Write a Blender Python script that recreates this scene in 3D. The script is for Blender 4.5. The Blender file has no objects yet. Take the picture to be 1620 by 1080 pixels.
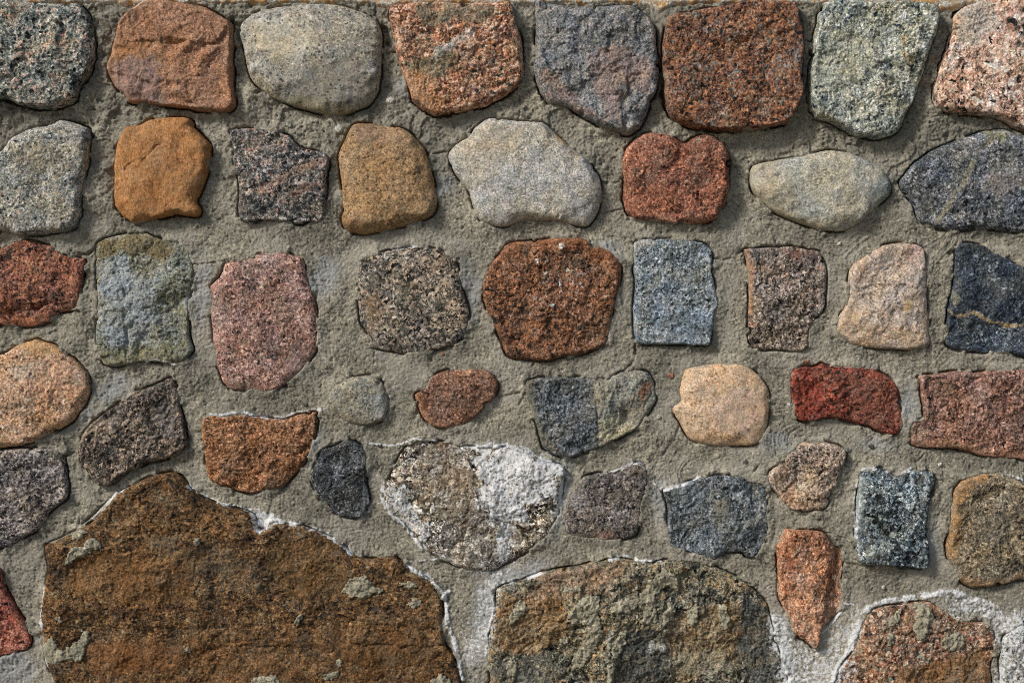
import bpy, math, random
import numpy as np

# ------------------------------------------------------------------ camera, light, exposure
S = 0.0013                      # metres of wall per pixel of the traced layout
ZC = 1.25                       # height of the middle of the picture above the ground
sc = bpy.context.scene
COL = sc.collection
cam_d = bpy.data.cameras.new("camera")
cam = bpy.data.objects.new("camera", cam_d)
COL.objects.link(cam)
CAM_DIST = 3.2
cam.location = (0, -CAM_DIST, ZC)
cam.rotation_euler = (math.pi / 2, 0, 0)
cam_d.sensor_width = 36
cam_d.lens = 36 * (CAM_DIST - 0.012) / (1620 * S)
cam_d.clip_end = 500
sc.camera = cam

SUN_TO = np.array((-0.70, -0.56, 0.62)); SUN_TO = SUN_TO / np.linalg.norm(SUN_TO)
world = bpy.data.worlds.new("World"); sc.world = world
world.use_nodes = True
wn = world.node_tree.nodes; wl = world.node_tree.links
sky = wn.new("ShaderNodeTexSky"); sky.sky_type = 'NISHITA'; sky.sun_disc = False
sky.sun_elevation = math.asin(SUN_TO[2])
sky.sun_rotation = math.atan2(SUN_TO[0], SUN_TO[1]) % (2 * math.pi)
sky.dust_density = 2.0
bg = wn["Background"]; bg.inputs["Strength"].default_value = 0.085
wl.new(sky.outputs[0], bg.inputs[0])
sun_d = bpy.data.lights.new("sun", 'SUN'); sun_d.energy = 2.9; sun_d.angle = math.radians(11)
sun_d.color = (1.0, 0.945, 0.87)
sun = bpy.data.objects.new("sun", sun_d); COL.objects.link(sun)
from mathutils import Vector
sun.rotation_euler = Vector(SUN_TO).to_track_quat('Z', 'Y').to_euler()
sun.location = (-4, -5, 5)
vs = sc.view_settings
vs.view_transform = 'Standard'; vs.look = 'None'; vs.gamma = 1; vs.exposure = 0.0
vs.use_curve_mapping = False
sc.cycles.use_denoising = False      # keep the stone's grain crisp
sc.cycles.pixel_filter_type = 'BLACKMAN_HARRIS'; sc.cycles.filter_width = 1.05
sc.cycles.max_bounces = 4; sc.cycles.diffuse_bounces = 3
E = 0.68                        # how bright a white card on the wall comes out; turns seen colours into base colours

SAT = 0.86
# ------------------------------------------------------------------ numeric helpers
def lin(c):
    c = c / 255.0
    return c / 12.92 if c <= 0.04045 else ((c + 0.055) / 1.055) ** 2.4
def A(h, k=1.0):
    c = [lin(int(h[i:i + 2], 16)) for i in (0, 2, 4)]
    if c[0] > 2.1 * c[1]: c = [c[0] * 0.98, c[1] * 1.06, c[2] * 0.97]
    y = 0.3 * c[0] + 0.6 * c[1] + 0.1 * c[2]
    return tuple(min(0.85, max(0.004, (y + (v - y) * SAT) * k / E)) for v in c) + (1.0,)

def _hash(ix, iy, seed):
    h = (ix.astype(np.uint32) * np.uint32(374761393) + iy.astype(np.uint32) * np.uint32(668265263)
         + np.uint32((seed * 2246822519) & 0xffffffff))
    h = (h ^ (h >> np.uint32(13))) * np.uint32(1274126177)
    return h ^ (h >> np.uint32(16))
_ang = np.linspace(0, 2 * np.pi, 256, endpoint=False)
_GX = np.cos(_ang).astype(np.float32); _GY = np.sin(_ang).astype(np.float32)
def pn(x, y, seed=0):
    """gradient noise, about -0.7..0.7"""
    x0 = np.floor(x); y0 = np.floor(y)
    fx = (x - x0).astype(np.float32); fy = (y - y0).astype(np.float32)
    ix = x0.astype(np.int64); iy = y0.astype(np.int64)
    u = fx * fx * fx * (fx * (fx * 6 - 15) + 10); v = fy * fy * fy * (fy * (fy * 6 - 15) + 10)
    def g(dx, dy):
        h = _hash(ix + dx, iy + dy, seed) & np.uint32(255)
        return _GX[h] * (fx - dx) + _GY[h] * (fy - dy)
    a = g(0, 0); b = g(1, 0); c = g(0, 1); d = g(1, 1)
    a = a + u * (b - a); c = c + u * (d - c)
    return a + v * (c - a)
def fbm(x, y, seed, octs=4, gain=0.5, lac=2.03):
    s = 0; amp = 1.0
    for o in range(octs):
        s = s + amp * pn(x + 17.3 * o, y - 9.1 * o, seed + 31 * o)
        x = x * lac; y = y * lac; amp *= gain
    return s
def ridge(x, y, seed, octs=3):
    s = 0; amp = 1.0
    for o in range(octs):
        s = s + amp * (1 - 2.2 * np.abs(pn(x, y, seed + 13 * o)))
        x = x * 2.1; y = y * 2.1; amp *= 0.5
    return s
def sstep(a, b, x):
    t = np.clip((x - a) / (b - a), 0, 1)
    return t * t * (3 - 2 * t)
def smooth_poly(pts, sub=3):
    P = np.array(pts, float); n = len(P); out = []
    for i in range(n):
        p0, p1, p2, p3 = P[i - 1], P[i], P[(i + 1) % n], P[(i + 2) % n]
        for k in range(sub):
            t = k / sub
            # softened Catmull-Rom
            m1 = (p2 - p0) * 0.38; m2 = (p3 - p1) * 0.38
            t2, t3 = t * t, t * t * t
            out.append((2 * t3 - 3 * t2 + 1) * p1 + (t3 - 2 * t2 + t) * m1 + (-2 * t3 + 3 * t2) * p2 + (t3 - t2) * m2)
    return np.array(out)
def seg_dist2(px, py, a, b):
    ex, ey = b[0] - a[0], b[1] - a[1]
    wx = px - a[0]; wy = py - a[1]
    t = np.clip((wx * ex + wy * ey) / (ex * ex + ey * ey + 1e-9), 0, 1)
    wx = wx - ex * t; wy = wy - ey * t
    return wx * wx + wy * wy
def sdf(poly, X, Y):
    """signed distance in pixels, positive inside"""
    px = X.ravel().astype(np.float32); py = Y.ravel().astype(np.float32)
    d2 = np.full(px.shape, 1e12, np.float32); ins = np.zeros(px.shape, bool)
    n = len(poly)
    for i in range(n):
        a = poly[i]; b = poly[(i + 1) % n]
        np.minimum(d2, seg_dist2(px, py, a, b), out=d2)
        if a[1] != b[1]:
            c = (a[1] > py) != (b[1] > py)
            ins ^= c & (px < (b[0] - a[0]) * (py - a[1]) / (b[1] - a[1]) + a[0])
    return (np.sqrt(d2) * np.where(ins, 1, -1)).reshape(X.shape)
def line_dist(pts, X, Y):
    px = X.ravel().astype(np.float32); py = Y.ravel().astype(np.float32)
    d2 = np.full(px.shape, 1e12, np.float32)
    for a, b in zip(pts[:-1], pts[1:]):
        np.minimum(d2, seg_dist2(px, py, a, b), out=d2)
    return np.sqrt(d2).reshape(X.shape)

# ------------------------------------------------------------------ one grid for the whole wall (finer where the picture looks)
FINE = 1.3
def axis(lo, f0, f1, hi, step=6.0):
    parts = []
    if lo < f0: parts.append(np.arange(lo, f0 - step / 2, step))
    parts.append(np.arange(f0, f1, FINE))
    if hi > f1: parts.append(np.arange(f1, hi + 1, step))
    return np.concatenate(parts)
gx = axis(-430, -24, 1644, 2050)
gy = axis(-16, -16, 1100, 1500)
GX, GY = np.meshgrid(gx, gy)
NYG, NXG = GX.shape
D_ALL = np.full(GX.shape, -60.0, np.float32)      # distance to the nearest stone, positive inside
def window(x0, y0, x1, y1, m):
    i0 = np.searchsorted(gx, x0 - m); i1 = np.searchsorted(gx, x1 + m)
    j0 = np.searchsorted(gy, y0 - m); j1 = np.searchsorted(gy, y1 + m)
    return slice(max(0, j0), min(NYG, j1)), slice(max(0, i0), min(NXG, i1))
def box_of(pts):
    P = np.array(pts); return P[:, 0].min(), P[:, 1].min(), P[:, 0].max(), P[:, 1].max()

def shape_mask(shape, X, Y, seed, rough=5.0, feather=3.0):
    k = shape[0]
    if k == 'e':
        _, cx, cy, rx, ry, ang = shape
        c, s_ = math.cos(math.radians(ang)), math.sin(math.radians(ang))
        u = ((X - cx) * c + (Y - cy) * s_) / rx; v = (-(X - cx) * s_ + (Y - cy) * c) / ry
        d = (1 - np.sqrt(u * u + v * v)) * min(rx, ry)
    elif k == 'p':
        d = sdf(np.array(shape[1], float), X, Y)
    else:
        d = shape[2] - line_dist(shape[1], X, Y)
    d = d + rough * (fbm(X / 22, Y / 22, seed, 4) * 1.3 + 0.5 * pn(X / 3.2, Y / 3.2, seed + 5))
    return sstep(-feather, feather, d)

# lime bloom and bluish film lie over stones and mortar alike: one field each over the whole wall
WHITE = np.zeros(GX.shape, np.float32)
RIDGE = np.zeros(GX.shape, np.float32)
BLUE = np.zeros(GX.shape, np.float32)
lime_lines = [
    ([(333, 655), (350, 657), (363, 654), (385, 652), (400, 657), (420, 661), (447, 661), (468, 654), (490, 649), (508, 648)], 2.6),
    ([(230, 571), (245, 569), (262, 572), (278, 577)], 1.8),
    ([(400, 815), (412, 832), (430, 822), (450, 825), (470, 830), (500, 838), (520, 848), (540, 862), (556, 875)], 3.6),
    ([(296, 768), (320, 783), (350, 797), (380, 803), (400, 812)], 2.2),
    ([(145, 822), (166, 800), (181, 783), (200, 770)], 3.4),
    ([(640, 893), (660, 905), (678, 913), (692, 928), (702, 940), (712, 935)], 3.6),
    ([(702, 940), (706, 960), (708, 990), (717, 1010), (724, 1040), (732, 1075)], 4.2),
    ([(578, 700), (590, 703), (625, 705), (640, 700), (655, 694), (690, 697)], 2.0),
    ([(606, 770), (605, 790), (615, 812), (640, 830), (655, 850), (668, 868)], 4.0),
    ([(735, 708), (800, 705), (860, 728), (893, 738), (891, 760), (886, 790), (880, 815)], 4.2),
    ([(1034, 764), (1050, 775), (1075, 768), (1095, 760), (1108, 754)], 2.6),
    ([(938, 747), (960, 750), (985, 740), (1000, 733), (1015, 731), (1021, 742)], 2.0),
    ([(1366, 743), (1394, 738), (1402, 746), (1418, 754), (1435, 746), (1442, 742)], 2.8),
    ([(1357, 760), (1355, 790), (1354, 820), (1354, 850)], 1.8),
    ([(965, 884), (985, 880), (1000, 885), (1030, 888), (1045, 886)], 3.0),
    ([(798, 922), (830, 914), (862, 904)], 4.0),
    ([(1593, 750), (1610, 755), (1622, 760)], 2.6),
    ([(1318, 1075), (1340, 1040), (1352, 1010), (1362, 980), (1376, 962), (1400, 953), (1450, 945), (1490, 938), (1516, 940), (1560, 955)], 6.0),
    ([(1335, 955), (1352, 957), (1364, 962)], 1.6),
    ([(1300, 1002), (1312, 995), (1325, 978), (1334, 965)], 2.0),
    ([(566, 822), (583, 808), (581, 775)], 2.2),
    ([(690, 884), (660, 888), (645, 886)], 1.6),
    ([(1218, 634), (1235, 637), (1250, 640)], 1.3),
    ([(620, 393), (640, 391), (660, 391)], 2.0),
    ([(70, 930), (66, 960), (64, 990), (68, 1030), (78, 1056)], 2.6),
    ([(778, 930), (782, 960), (772, 1000), (768, 1040)], 2.2),
]
for i, (pts, w) in enumerate(lime_lines):
    sl = window(*box_of(pts), 26); X, Y = GX[sl], GY[sl]
    wob = 2.2 * fbm(X / 9, Y / 9, 700 + i, 3)
    d = line_dist(pts, X + wob, Y - wob)
    gate = sstep(-0.4, 0.15, pn(X / 14, Y / 14, 733 + i))
    m = sstep(w * 1.3, w * 0.35, d + 1.6 * fbm(X / 3.5, Y / 3.5, 760 + i, 2)) * (0.3 + 0.7 * gate)
    WHITE[sl] = np.maximum(WHITE[sl], m); RIDGE[sl] = np.maximum(RIDGE[sl], m * min(3.5, w))
white_areas = [   # (shape, strength, roughness, feather)
    (('p', [(1232, 1005), (1252, 1002), (1275, 1020), (1290, 1030), (1300, 1015), (1340, 985), (1368, 965), (1358, 1010), (1330, 1060), (1310, 1100), (1240, 1100)]), 0.66, 16, 14),
    (('p', [(1500, 938), (1540, 945), (1570, 950), (1600, 968), (1625, 962), (1640, 1000), (1590, 1000), (1568, 985), (1524, 975), (1500, 962)]), 0.72, 14, 9),
    (('p', [(1575, 985), (1625, 975), (1640, 1100), (1572, 1100), (1578, 1040)]), 0.62, 16, 10),
    (('p', [(752, 728), (775, 712), (800, 706), (860, 726), (893, 740), (886, 790), (850, 792), (815, 830), (800, 892), (772, 893), (790, 840), (764, 795)]), 1.0, 20, 12),
    (('p', [(608, 770), (640, 760), (655, 800), (690, 850), (670, 865), (640, 828), (612, 805)]), 0.7, 12, 6),
    (('p', [(392, 806), (430, 812), (440, 826), (412, 846), (404, 836)]), 0.9, 4, 3),
    (('l', [(786, 905), (778, 935), (766, 975), (750, 1040)], 15), 0.62, 12, 14),
    (('l', [(735, 905), (790, 905), (830, 895)], 9), 0.35, 10, 10),
    (('l', [(1230, 985), (1243, 1040), (1250, 1090)], 13), 0.95, 7, 8),
    (('e', 885, 770, 9, 45, 8), 0.5, 6, 7),
    (('e', 800, 715, 60, 12, 8), 0.8, 8, 6),
    (('e', 1320, 1065, 36, 34, 0), 0.5, 10, 10),
]
for i, (shp, st_, ro, fe) in enumerate(white_areas):
    b = box_of(shp[1]) if shp[0] != 'e' else (shp[1] - shp[3], shp[2] - shp[4], shp[1] + shp[3], shp[2] + shp[4])
    sl = window(*b, 40); X, Y = GX[sl], GY[sl]
    m = st_ * shape_mask(shp, X, Y, 810 + i, ro, fe) * (0.45 + 0.55 * sstep(-0.3, 0.2, fbm(X / 7, Y / 7, 870 + i, 3)))
    WHITE[sl] = np.maximum(WHITE[sl], m)
for i, e in enumerate([(318, 462, 12, 40, 8), (512, 440, 22, 34, 20), (742, 455, 14, 42, -8), (178, 612, 26, 16, -30), (1238, 1040, 12, 60, 6),
                       (888, 790, 10, 50, 6), (120, 660, 26, 12, -40), (1228, 700, 24, 14, 0), (960, 400, 22, 18, 0), (480, 690, 24, 20, 0),
                       (700, 290, 20, 16, 0), (1440, 640, 16, 24, 0), (1045, 790, 14, 26, 0), (820, 910, 40, 12, -20), (765, 980, 20, 70, 10),
                       (640, 120, 10, 30, 0), (600, 520, 12, 30, 0), (1390, 700, 24, 10, 0), (20, 1060, 30, 30, 0), (1470, 860, 16, 30, 0)]):
    sl = window(e[0] - e[2], e[1] - e[3], e[0] + e[2], e[1] + e[3], 40); X, Y = GX[sl], GY[sl]
    BLUE[sl] = np.maximum(BLUE[sl], shape_mask(('e',) + e, X, Y, 910 + i, 10, 12) * 0.9)

OLD = np.clip(sstep(420, 150, GY) * 0.75 + sstep(500, 100, GX) * 0.3, 0, 1)     # the upper courses' mortar is older and rougher
GATE = fbm(GX / 46, GY / 46, 41, 3) + 0.22 * OLD + 0.1                            # where mortar has shrunk off the stones (high) or laps over them (low)
# ------------------------------------------------------------------ mesh helpers
def make_mesh(name, co, quads, attrs, mat, parent, loc=(0, 0, 0), smooth=True):
    me = bpy.data.meshes.new(name)
    me.vertices.add(len(co)); me.vertices.foreach_set("co", np.ascontiguousarray(co, np.float32).ravel())
    nf = len(quads); me.loops.add(nf * 4); me.polygons.add(nf)
    me.loops.foreach_set("vertex_index", np.ascontiguousarray(quads, np.int32).ravel())
    me.polygons.foreach_set("loop_start", np.arange(0, nf * 4, 4, dtype=np.int32))
    me.polygons.foreach_set("loop_total", np.full(nf, 4, np.int32))
    me.polygons.foreach_set("use_smooth", np.full(nf, smooth))
    for k, v in attrs.items():
        at = me.attributes.new(k, 'FLOAT', 'POINT'); at.data.foreach_set("value", np.ascontiguousarray(v, np.float32))
    me.update(calc_edges=True); me.validate()
    me.materials.append(mat)
    o = bpy.data.objects.new(name, me); COL.objects.link(o)
    o.parent = parent; o.location = loc
    return o
def grid_quads(keep_cell):
    """keep_cell: bool (ny-1, nx-1); returns used vertex mask and quads, wound to face the camera (-Y)"""
    ny, nx = keep_cell.shape[0] + 1, keep_cell.shape[1] + 1
    idx = np.arange(ny * nx).reshape(ny, nx)
    q = np.stack([idx[:-1, :-1], idx[1:, :-1], idx[1:, 1:], idx[:-1, 1:]], -1)[keep_cell]
    used = np.zeros(ny * nx, bool); used[q.ravel()] = True
    remap = np.cumsum(used) - 1
    return used, remap[q]
def to_world(px, py, h):
    return np.stack([(px - 810) * S, -h * S, ZC + (540 - py) * S], -1)

# ------------------------------------------------------------------ materials
class NT:
    def __init__(self, name):
        self.m = bpy.data.materials.new(name); self.m.use_nodes = True
        self.t = self.m.node_tree; self.n = self.t.nodes; self.bsdf = self.n["Principled BSDF"]
        self.bsdf.inputs["Roughness"].default_value = 0.85
        self.bsdf.inputs["Specular IOR Level"].default_value = 0.25
    def link(self, a, b): self.t.links.new(a, b)
    def coords(self, off=(0, 0, 0), stretch=(1, 1, 1)):
        tc = self.n.new("ShaderNodeTexCoord"); mp = self.n.new("ShaderNodeMapping")
        mp.inputs["Scale"].default_value = tuple(v / S for v in stretch)
        mp.inputs["Location"].default_value = off
        self.link(tc.outputs["Object"], mp.inputs["Vector"]); return mp.outputs[0]
    def noise(self, vec, px, detail=3, rough=0.55, dist=0.0):
        n = self.n.new("ShaderNodeTexNoise"); n.inputs["Scale"].default_value = 1.0 / px
        n.inputs["Detail"].default_value = detail; n.inputs["Roughness"].default_value = rough
        n.inputs["Distortion"].default_value = dist
        self.link(vec, n.inputs["Vector"]); return n.outputs["Fac"], n.outputs["Color"]
    def voro(self, vec, px, feature='F1'):
        v = self.n.new("ShaderNodeTexVoronoi"); v.feature = feature
        v.inputs["Scale"].default_value = 1.0 / px
        self.link(vec, v.inputs["Vector"]); return v
    def math(self, op, a, b=None, c=None, clamp=False):
        m = self.n.new("ShaderNodeMath"); m.operation = op; m.use_clamp = clamp
        for i, v in enumerate((a, b, c)):
            if v is None: continue
            if isinstance(v, (int, float)): m.inputs[i].default_value = v
            else: self.link(v, m.inputs[i])
        return m.outputs[0]
    def vadd(self, a, b, k):
        m = self.n.new("ShaderNodeVectorMath"); m.operation = 'MULTIPLY_ADD'
        self.link(b, m.inputs[0]); m.inputs[1].default_value = (k, k, k); self.link(a, m.inputs[2])
        return m.outputs[0]
    def ramp(self, fac, stops, interp='LINEAR'):
        r = self.n.new("ShaderNodeValToRGB"); cr = r.color_ramp; cr.interpolation = interp
        while len(cr.elements) < len(stops): cr.elements.new(0.5)
        for e, (p, c) in zip(cr.elements, stops): e.position = p
        for e, (p, c) in zip(cr.elements, stops): e.position = p; e.color = c
        self.link(fac, r.inputs[0]); return r.outputs[0]
    def maprange(self, v, a, b, c, d):
        m = self.n.new("ShaderNodeMapRange"); self.link(v, m.inputs[0])
        for i, x in enumerate((a, b, c, d)): m.inputs[i + 1].default_value = x
        return m.outputs[0]
    def mix(self, fac, a, b, mode='MIX'):
        m = self.n.new("ShaderNodeMix"); m.data_type = 'RGBA'; m.blend_type = mode
        for i, v in ((0, fac), (6, a), (7, b)):
            if isinstance(v, (int, float)): m.inputs[i].default_value = v
            elif isinstance(v, tuple): m.inputs[i].default_value = v
            else: self.link(v, m.inputs[i])
        return m.outputs[2]
    def attr(self, name):
        a = self.n.new("ShaderNodeAttribute"); a.attribute_name = name; return a.outputs["Fac"]
    def grains(self, vec, wv, pal, g, mott, interp):
        """mineral grains: each cell of the crystal mosaic takes one of the palette's colours"""
        r1 = self.n.new("ShaderNodeSeparateColor"); self.link(self.voro(wv, g).outputs["Color"], r1.inputs[0])
        v = self.math('ADD', r1.outputs[0], mott)
        tot = sum(w for _, w in pal); acc = 0; stops = []
        mu = [sum(A(h)[i] * w for h, w in pal) / tot for i in range(3)]; px_ = 1.25 if interp == 'CONSTANT' else 1.1
        for h, w in pal:
            pos = acc / tot if interp == 'CONSTANT' else (acc + w / 2) / tot
            stops.append((pos, tuple(max(0.006, m_ + (v_ - m_) * px_) for v_, m_ in zip(A(h), mu)) + (1.0,))); acc += w
        return self.ramp(v, stops, interp)
    def finish(self, col, height, dist_px=1.0, strength=0.6):
        b = self.n.new("ShaderNodeBump"); b.inputs["Strength"].default_value = strength
        b.inputs["Distance"].default_value = dist_px * S
        self.link(height, b.inputs["Height"]); self.link(b.outputs[0], self.bsdf.inputs["Normal"])
        self.link(col, self.bsdf.inputs["Base Color"]); return self.m

LIME = A('cfd3d3'); LIME2 = A('a3a9ad')
def lime_over(k, col, vec):
    f, _ = k.noise(vec, 4.5, 5, 0.75)
    w = k.attr("white")
    f4, _ = k.noise(vec, 18, 4, 0.6)
    lc = k.mix(k.maprange(f4, 0.3, 0.7, 0, 1), LIME2, LIME)
    return k.mix(k.maprange(k.math('ADD', w, k.math('MULTIPLY', k.math('SUBTRACT', f, 0.5), 2.4)), 0.28, 0.72, 0, 0.95), col, lc)
def stone_material(idx, p):
    k = NT("stone_surface_%02d" % idx)
    off = (idx * 371.7 % 911, idx * 77.3 % 503, idx * 191.9 % 807)
    vec = k.coords(off); svec = k.coords(off, p.get('stretch', (1, 1, 1)))
    _, nc = k.noise(svec, p['g'] * 1.6, 2)
    wv = k.vadd(svec, nc, p['g'] * 1.1)
    interp = p.get('interp', 'CONSTANT')
    big, _ = k.noise(svec, p.get('mpx', 60) * (0.6 if interp == 'CONSTANT' else 1), 5, 0.68, 0.4)
    mott = k.math('MULTIPLY', k.math('SUBTRACT', big, 0.5), p.get('mott', 0.7) + (0.75 if interp == 'CONSTANT' else 0.2))
    c1 = k.grains(vec, wv, p['pal'], p['g'], mott, interp)
    c2 = k.grains(vec, k.vadd(wv, nc, p['g'] * 3), p['pal'], p['g'] * 0.5, mott, interp)
    sel, _ = k.noise(vec, p['g'] * 3.5, 3)
    col = k.mix(k.maprange(sel, 0.42, 0.58, 0.0, 1.0), c1, c2)
    for j, pt in enumerate(p.get('patches', ())):
        f, _ = k.noise(vec, pt[3] if len(pt) > 3 else 7, 4, 0.7)
        pc = k.mix(k.maprange(f, 0.32, 0.68, 0, 1), A(pt[1]), A(pt[2]))
        fr, _ = k.noise(vec, 9, 6, 0.8)
        mk = k.maprange(k.math('ADD', k.attr("patch%d" % j), k.math('MULTIPLY', k.math('SUBTRACT', fr, 0.5), 2.6)), 0.35, 0.9, 0, pt[4] if len(pt) > 4 else 0.75)
        col = k.mix(mk, col, pc)
    if p.get('specks'):
        sp, size, thr = p['specks']
        v = k.voro(k.vadd(vec, nc, size * 0.45), size * 0.55)
        rs = k.n.new("ShaderNodeSeparateColor"); k.link(v.outputs["Color"], rs.inputs[0])
        m = k.math('MULTIPLY', k.math('MULTIPLY', k.math('LESS_THAN', v.outputs["Distance"], 0.33), 0.8), k.math('LESS_THAN', rs.outputs[1], thr))
        col = k.mix(m, col, A(sp))
    f2, _ = k.noise(vec, 2.6, 3, 0.7)
    f3, c3 = k.noise(vec, 11, 5, 0.7)
    con = min(0.95, p.get('con', 0.5) * 1.7)
    fl = p.get('fleck', 0.3 if interp == 'LINEAR' else 0.75)
    # dark biotite specks and pale feldspar specks, and a thin grey weathering film in drifts
    fk, _ = k.noise(vec, 4.2, 4, 0.75)
    film, _ = k.noise(vec, 38, 5, 0.7)
    y = [A(h)[:3] for h, w in p['pal']]; mean = [sum(v[i] for v in y) / len(y) for i in range(3)]
    gl = (0.3 * mean[0] + 0.6 * mean[1] + 0.1 * mean[2]) * 1.1
    col = k.mix(k.maprange(film, 0.5, 0.66, 0, 0.4 * fl), col, (gl * 1.06, gl, gl * 0.76, 1))
    col = k.mix(k.maprange(fk, 0.42, 0.34, 0, 1.0 * fl), col, tuple(v * 0.2 for v in mean) + (1,))
    col = k.mix(k.maprange(fk, 0.6, 0.68, 0, 0.6 * fl), col, tuple(min(0.8, v * 1.55 + a) for v, a in zip(mean, (0.035, 0.032, 0.024))) + (1,))
    val = k.math('MULTIPLY', k.maprange(f2, 0.3, 0.7, 1 - con, 1 + con), k.maprange(f3, 0.3, 0.7, 1 - 0.42 * con, 1 + 0.42 * con))
    chroma = k.n.new("ShaderNodeVectorMath"); chroma.operation = 'MULTIPLY_ADD'
    k.link(c3, chroma.inputs[0]); chroma.inputs[1].default_value = (0.3, 0.2, 0.34); chroma.inputs[2].default_value = (0.85, 0.9, 0.83)
    f5, _ = k.noise(vec, 42, 3, 0.6)
    col = k.mix(1.0, col, k.mix(k.maprange(f5, 0.35, 0.65, 0, 1), (0.93, 0.99, 1.08, 1), (1.06, 1.0, 0.9, 1)), 'MULTIPLY')
    sc_ = k.n.new("ShaderNodeVectorMath"); sc_.operation = 'SCALE'
    k.link(chroma.outputs[0], sc_.inputs[0]); k.link(k.math('MAXIMUM', val, 0.12), sc_.inputs["Scale"])
    col = k.mix(1.0, col, sc_.outputs[0], 'MULTIPLY')
    ms = k.maprange(k.math('ADD', k.attr("smear"), k.math('MULTIPLY', k.math('SUBTRACT', f3, 0.5), 1.2)), 0.4, 0.75, 0, 0.9)
    col = k.mix(ms, col, k.mix(k.maprange(f2, 0.3, 0.7, 0, 1), A('5e5b51'), A('9a9484')))
    col = lime_over(k, col, vec)
    h = k.math('ADD', k.noise(vec, 3.4, 4, 0.7)[0], k.math('MULTIPLY', f3, 0.8))
    return k.finish(col, h, p.get('bump', 1.1 if p['a'][1] < 1.7 else 2.4), 0.6)

def mortar_material(name, tones, seed):
    k = NT(name)
    vec = k.coords((seed, seed * 2.3, 11))
    big, _ = k.noise(vec, 150, 4, 0.6)
    mid, _ = k.noise(vec, 26, 5, 0.65)
    f2, nc = k.noise(vec, 2.6, 3, 0.75)
    base = k.ramp(k.math('ADD', k.math('MULTIPLY', big, 0.6), k.math('MULTIPLY', mid, 0.4)),
                  [(0.33, A(tones[0])), (0.5, A(tones[1])), (0.66, A(tones[2]))])
    # sand grains
    v = k.voro(k.vadd(vec, nc, 2), 3.0)
    r = k.n.new("ShaderNodeSeparateColor"); k.link(v.outputs["Color"], r.inputs[0])
    g = k.ramp(r.outputs[0], [(0.0, (0.5, 0.5, 0.5, 1)), (0.16, (0.88, 0.88, 0.89, 1)), (0.55, (1.0, 0.99, 0.97, 1)), (0.86, (1.2, 1.18, 1.14, 1)), (0.975, (1.7, 1.66, 1.58, 1))], 'CONSTANT')
    col = k.mix(0.75, base, g, 'MULTIPLY')
    val = k.math('MULTIPLY', k.maprange(f2, 0.3, 0.7, 0.5, 1.5), k.maprange(k.noise(vec, 9, 5, 0.7)[0], 0.3, 0.7, 0.72, 1.28))
    cmb = k.n.new("ShaderNodeCombineColor")
    for i in range(3): k.link(val, cmb.inputs[i])
    col = k.mix(1.0, col, cmb.outputs[0], 'MULTIPLY')
    col = k.mix(k.math('MULTIPLY', k.attr("old"), 0.8), col, A('5e5d54'))
    col = k.mix(k.math('MULTIPLY', k.attr("pale"), 0.45), col, A('9a958a'))
    col = k.mix(k.math('MULTIPLY', k.attr("blue"), 0.6), col, A('8a8f93'))
    if name == "coping_surface":
        l1, _ = k.noise(vec, 16, 5, 0.7)
        lc = k.mix(f2, A('8a5a18'), A('b5832c'))
        col = k.mix(k.maprange(l1, 0.5, 0.56, 0, 0.85), col, lc)
    col = lime_over(k, col, vec)
    h = k.math('ADD', f2, k.math('MULTIPLY', mid, 0.6))
    return k.finish(col, h, 2.2, 0.7)

# ------------------------------------------------------------------ the wall
wall = bpy.data.objects.new("stone_wall", None); COL.objects.link(wall)
wall['label'] = "rubble wall of many-coloured field stones set in rough grey mortar"
wall['category'] = "stone wall"; wall['kind'] = "thing"

STONES = []
def st(label, poly, pal, g=4.0, H=18, r=16, p=2.0, dome=4, tilt=(0, 0), a=(4, 2.2, 1.2, 0.8), feats=(), edge=2.0, **kw):
    STONES.append(dict(label=label, poly=poly, pal=[(x[:6], float(x[7:])) for x in pal.split()], g=g, H=H, r=r, p=p, dome=dome, tilt=tilt, a=a, feats=feats, edge=edge, **kw))

SMOOTH = (2.6, 1.0, 0.45, 0.4)      # water-worn boulders
ROUGH = (5, 3.4, 2.0, 1.2)         # split faces
# ---- top course
st("grey green granite with pink grains, first in the top row at the top left corner",
   [(-45,-6),(20,-2),(75,4),(118,5),(133,15),(140,28),(145,45),(147,70),(145,95),(137,115),(124,132),(119,155),(108,164),(78,171),(55,169),(26,164),(0,156),(-45,150)],
   "2c312f:14 4a4f4b:22 6c6f68:30 86857b:22 a9a397:14 a6816f:10", g=5.4, H=24, dome=5, a=ROUGH,
   feats=[('g', [(-10,150),(30,110),(48,85),(52,72)], 7, 9), ('g', [(20,30),(30,60),(22,90)], 10, 4)], mott=0.8)
st("reddish brown sandstone with a horizontal ledge across its face",
   [(226,2),(240,-1),(290,3),(320,10),(345,22),(360,32),(367,42),(368,80),(367,120),(370,150),(371,167),(360,176),(335,176),(298,171),(255,166),(207,163),(196,150),(180,135),(170,118),(169,103),(175,88),(180,66),(185,45),(190,30),(205,18)],
   "6d4733:10 835740:30 92664c:34 a47a5e:26", g=2.4, H=26, r=12, dome=3, a=(4, 2.4, 1.1, 0.7), interp='LINEAR', con=0.35,
   feats=[('s', [(258,66),(300,66),(335,69),(350,55)], 9, 22), ('g', [(260,66),(300,68),(338,70)], 4, 7), ('g', [(256,136),(270,134),(290,140)], 6, 7), ('s', [(175,112),(230,125),(300,160)], 5, 30)],
   patches=[(('p', [(175,110),(235,72),(258,100),(255,165),(205,160),(180,135)]), '7a6058', '8c7268', 9), (('e', 215, 80, 40, 14, -15), '96623a', '8d6540', 12), (('e', 230, 8, 20, 5, 0), 'c0a18c', 'b08d78')])
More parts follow.
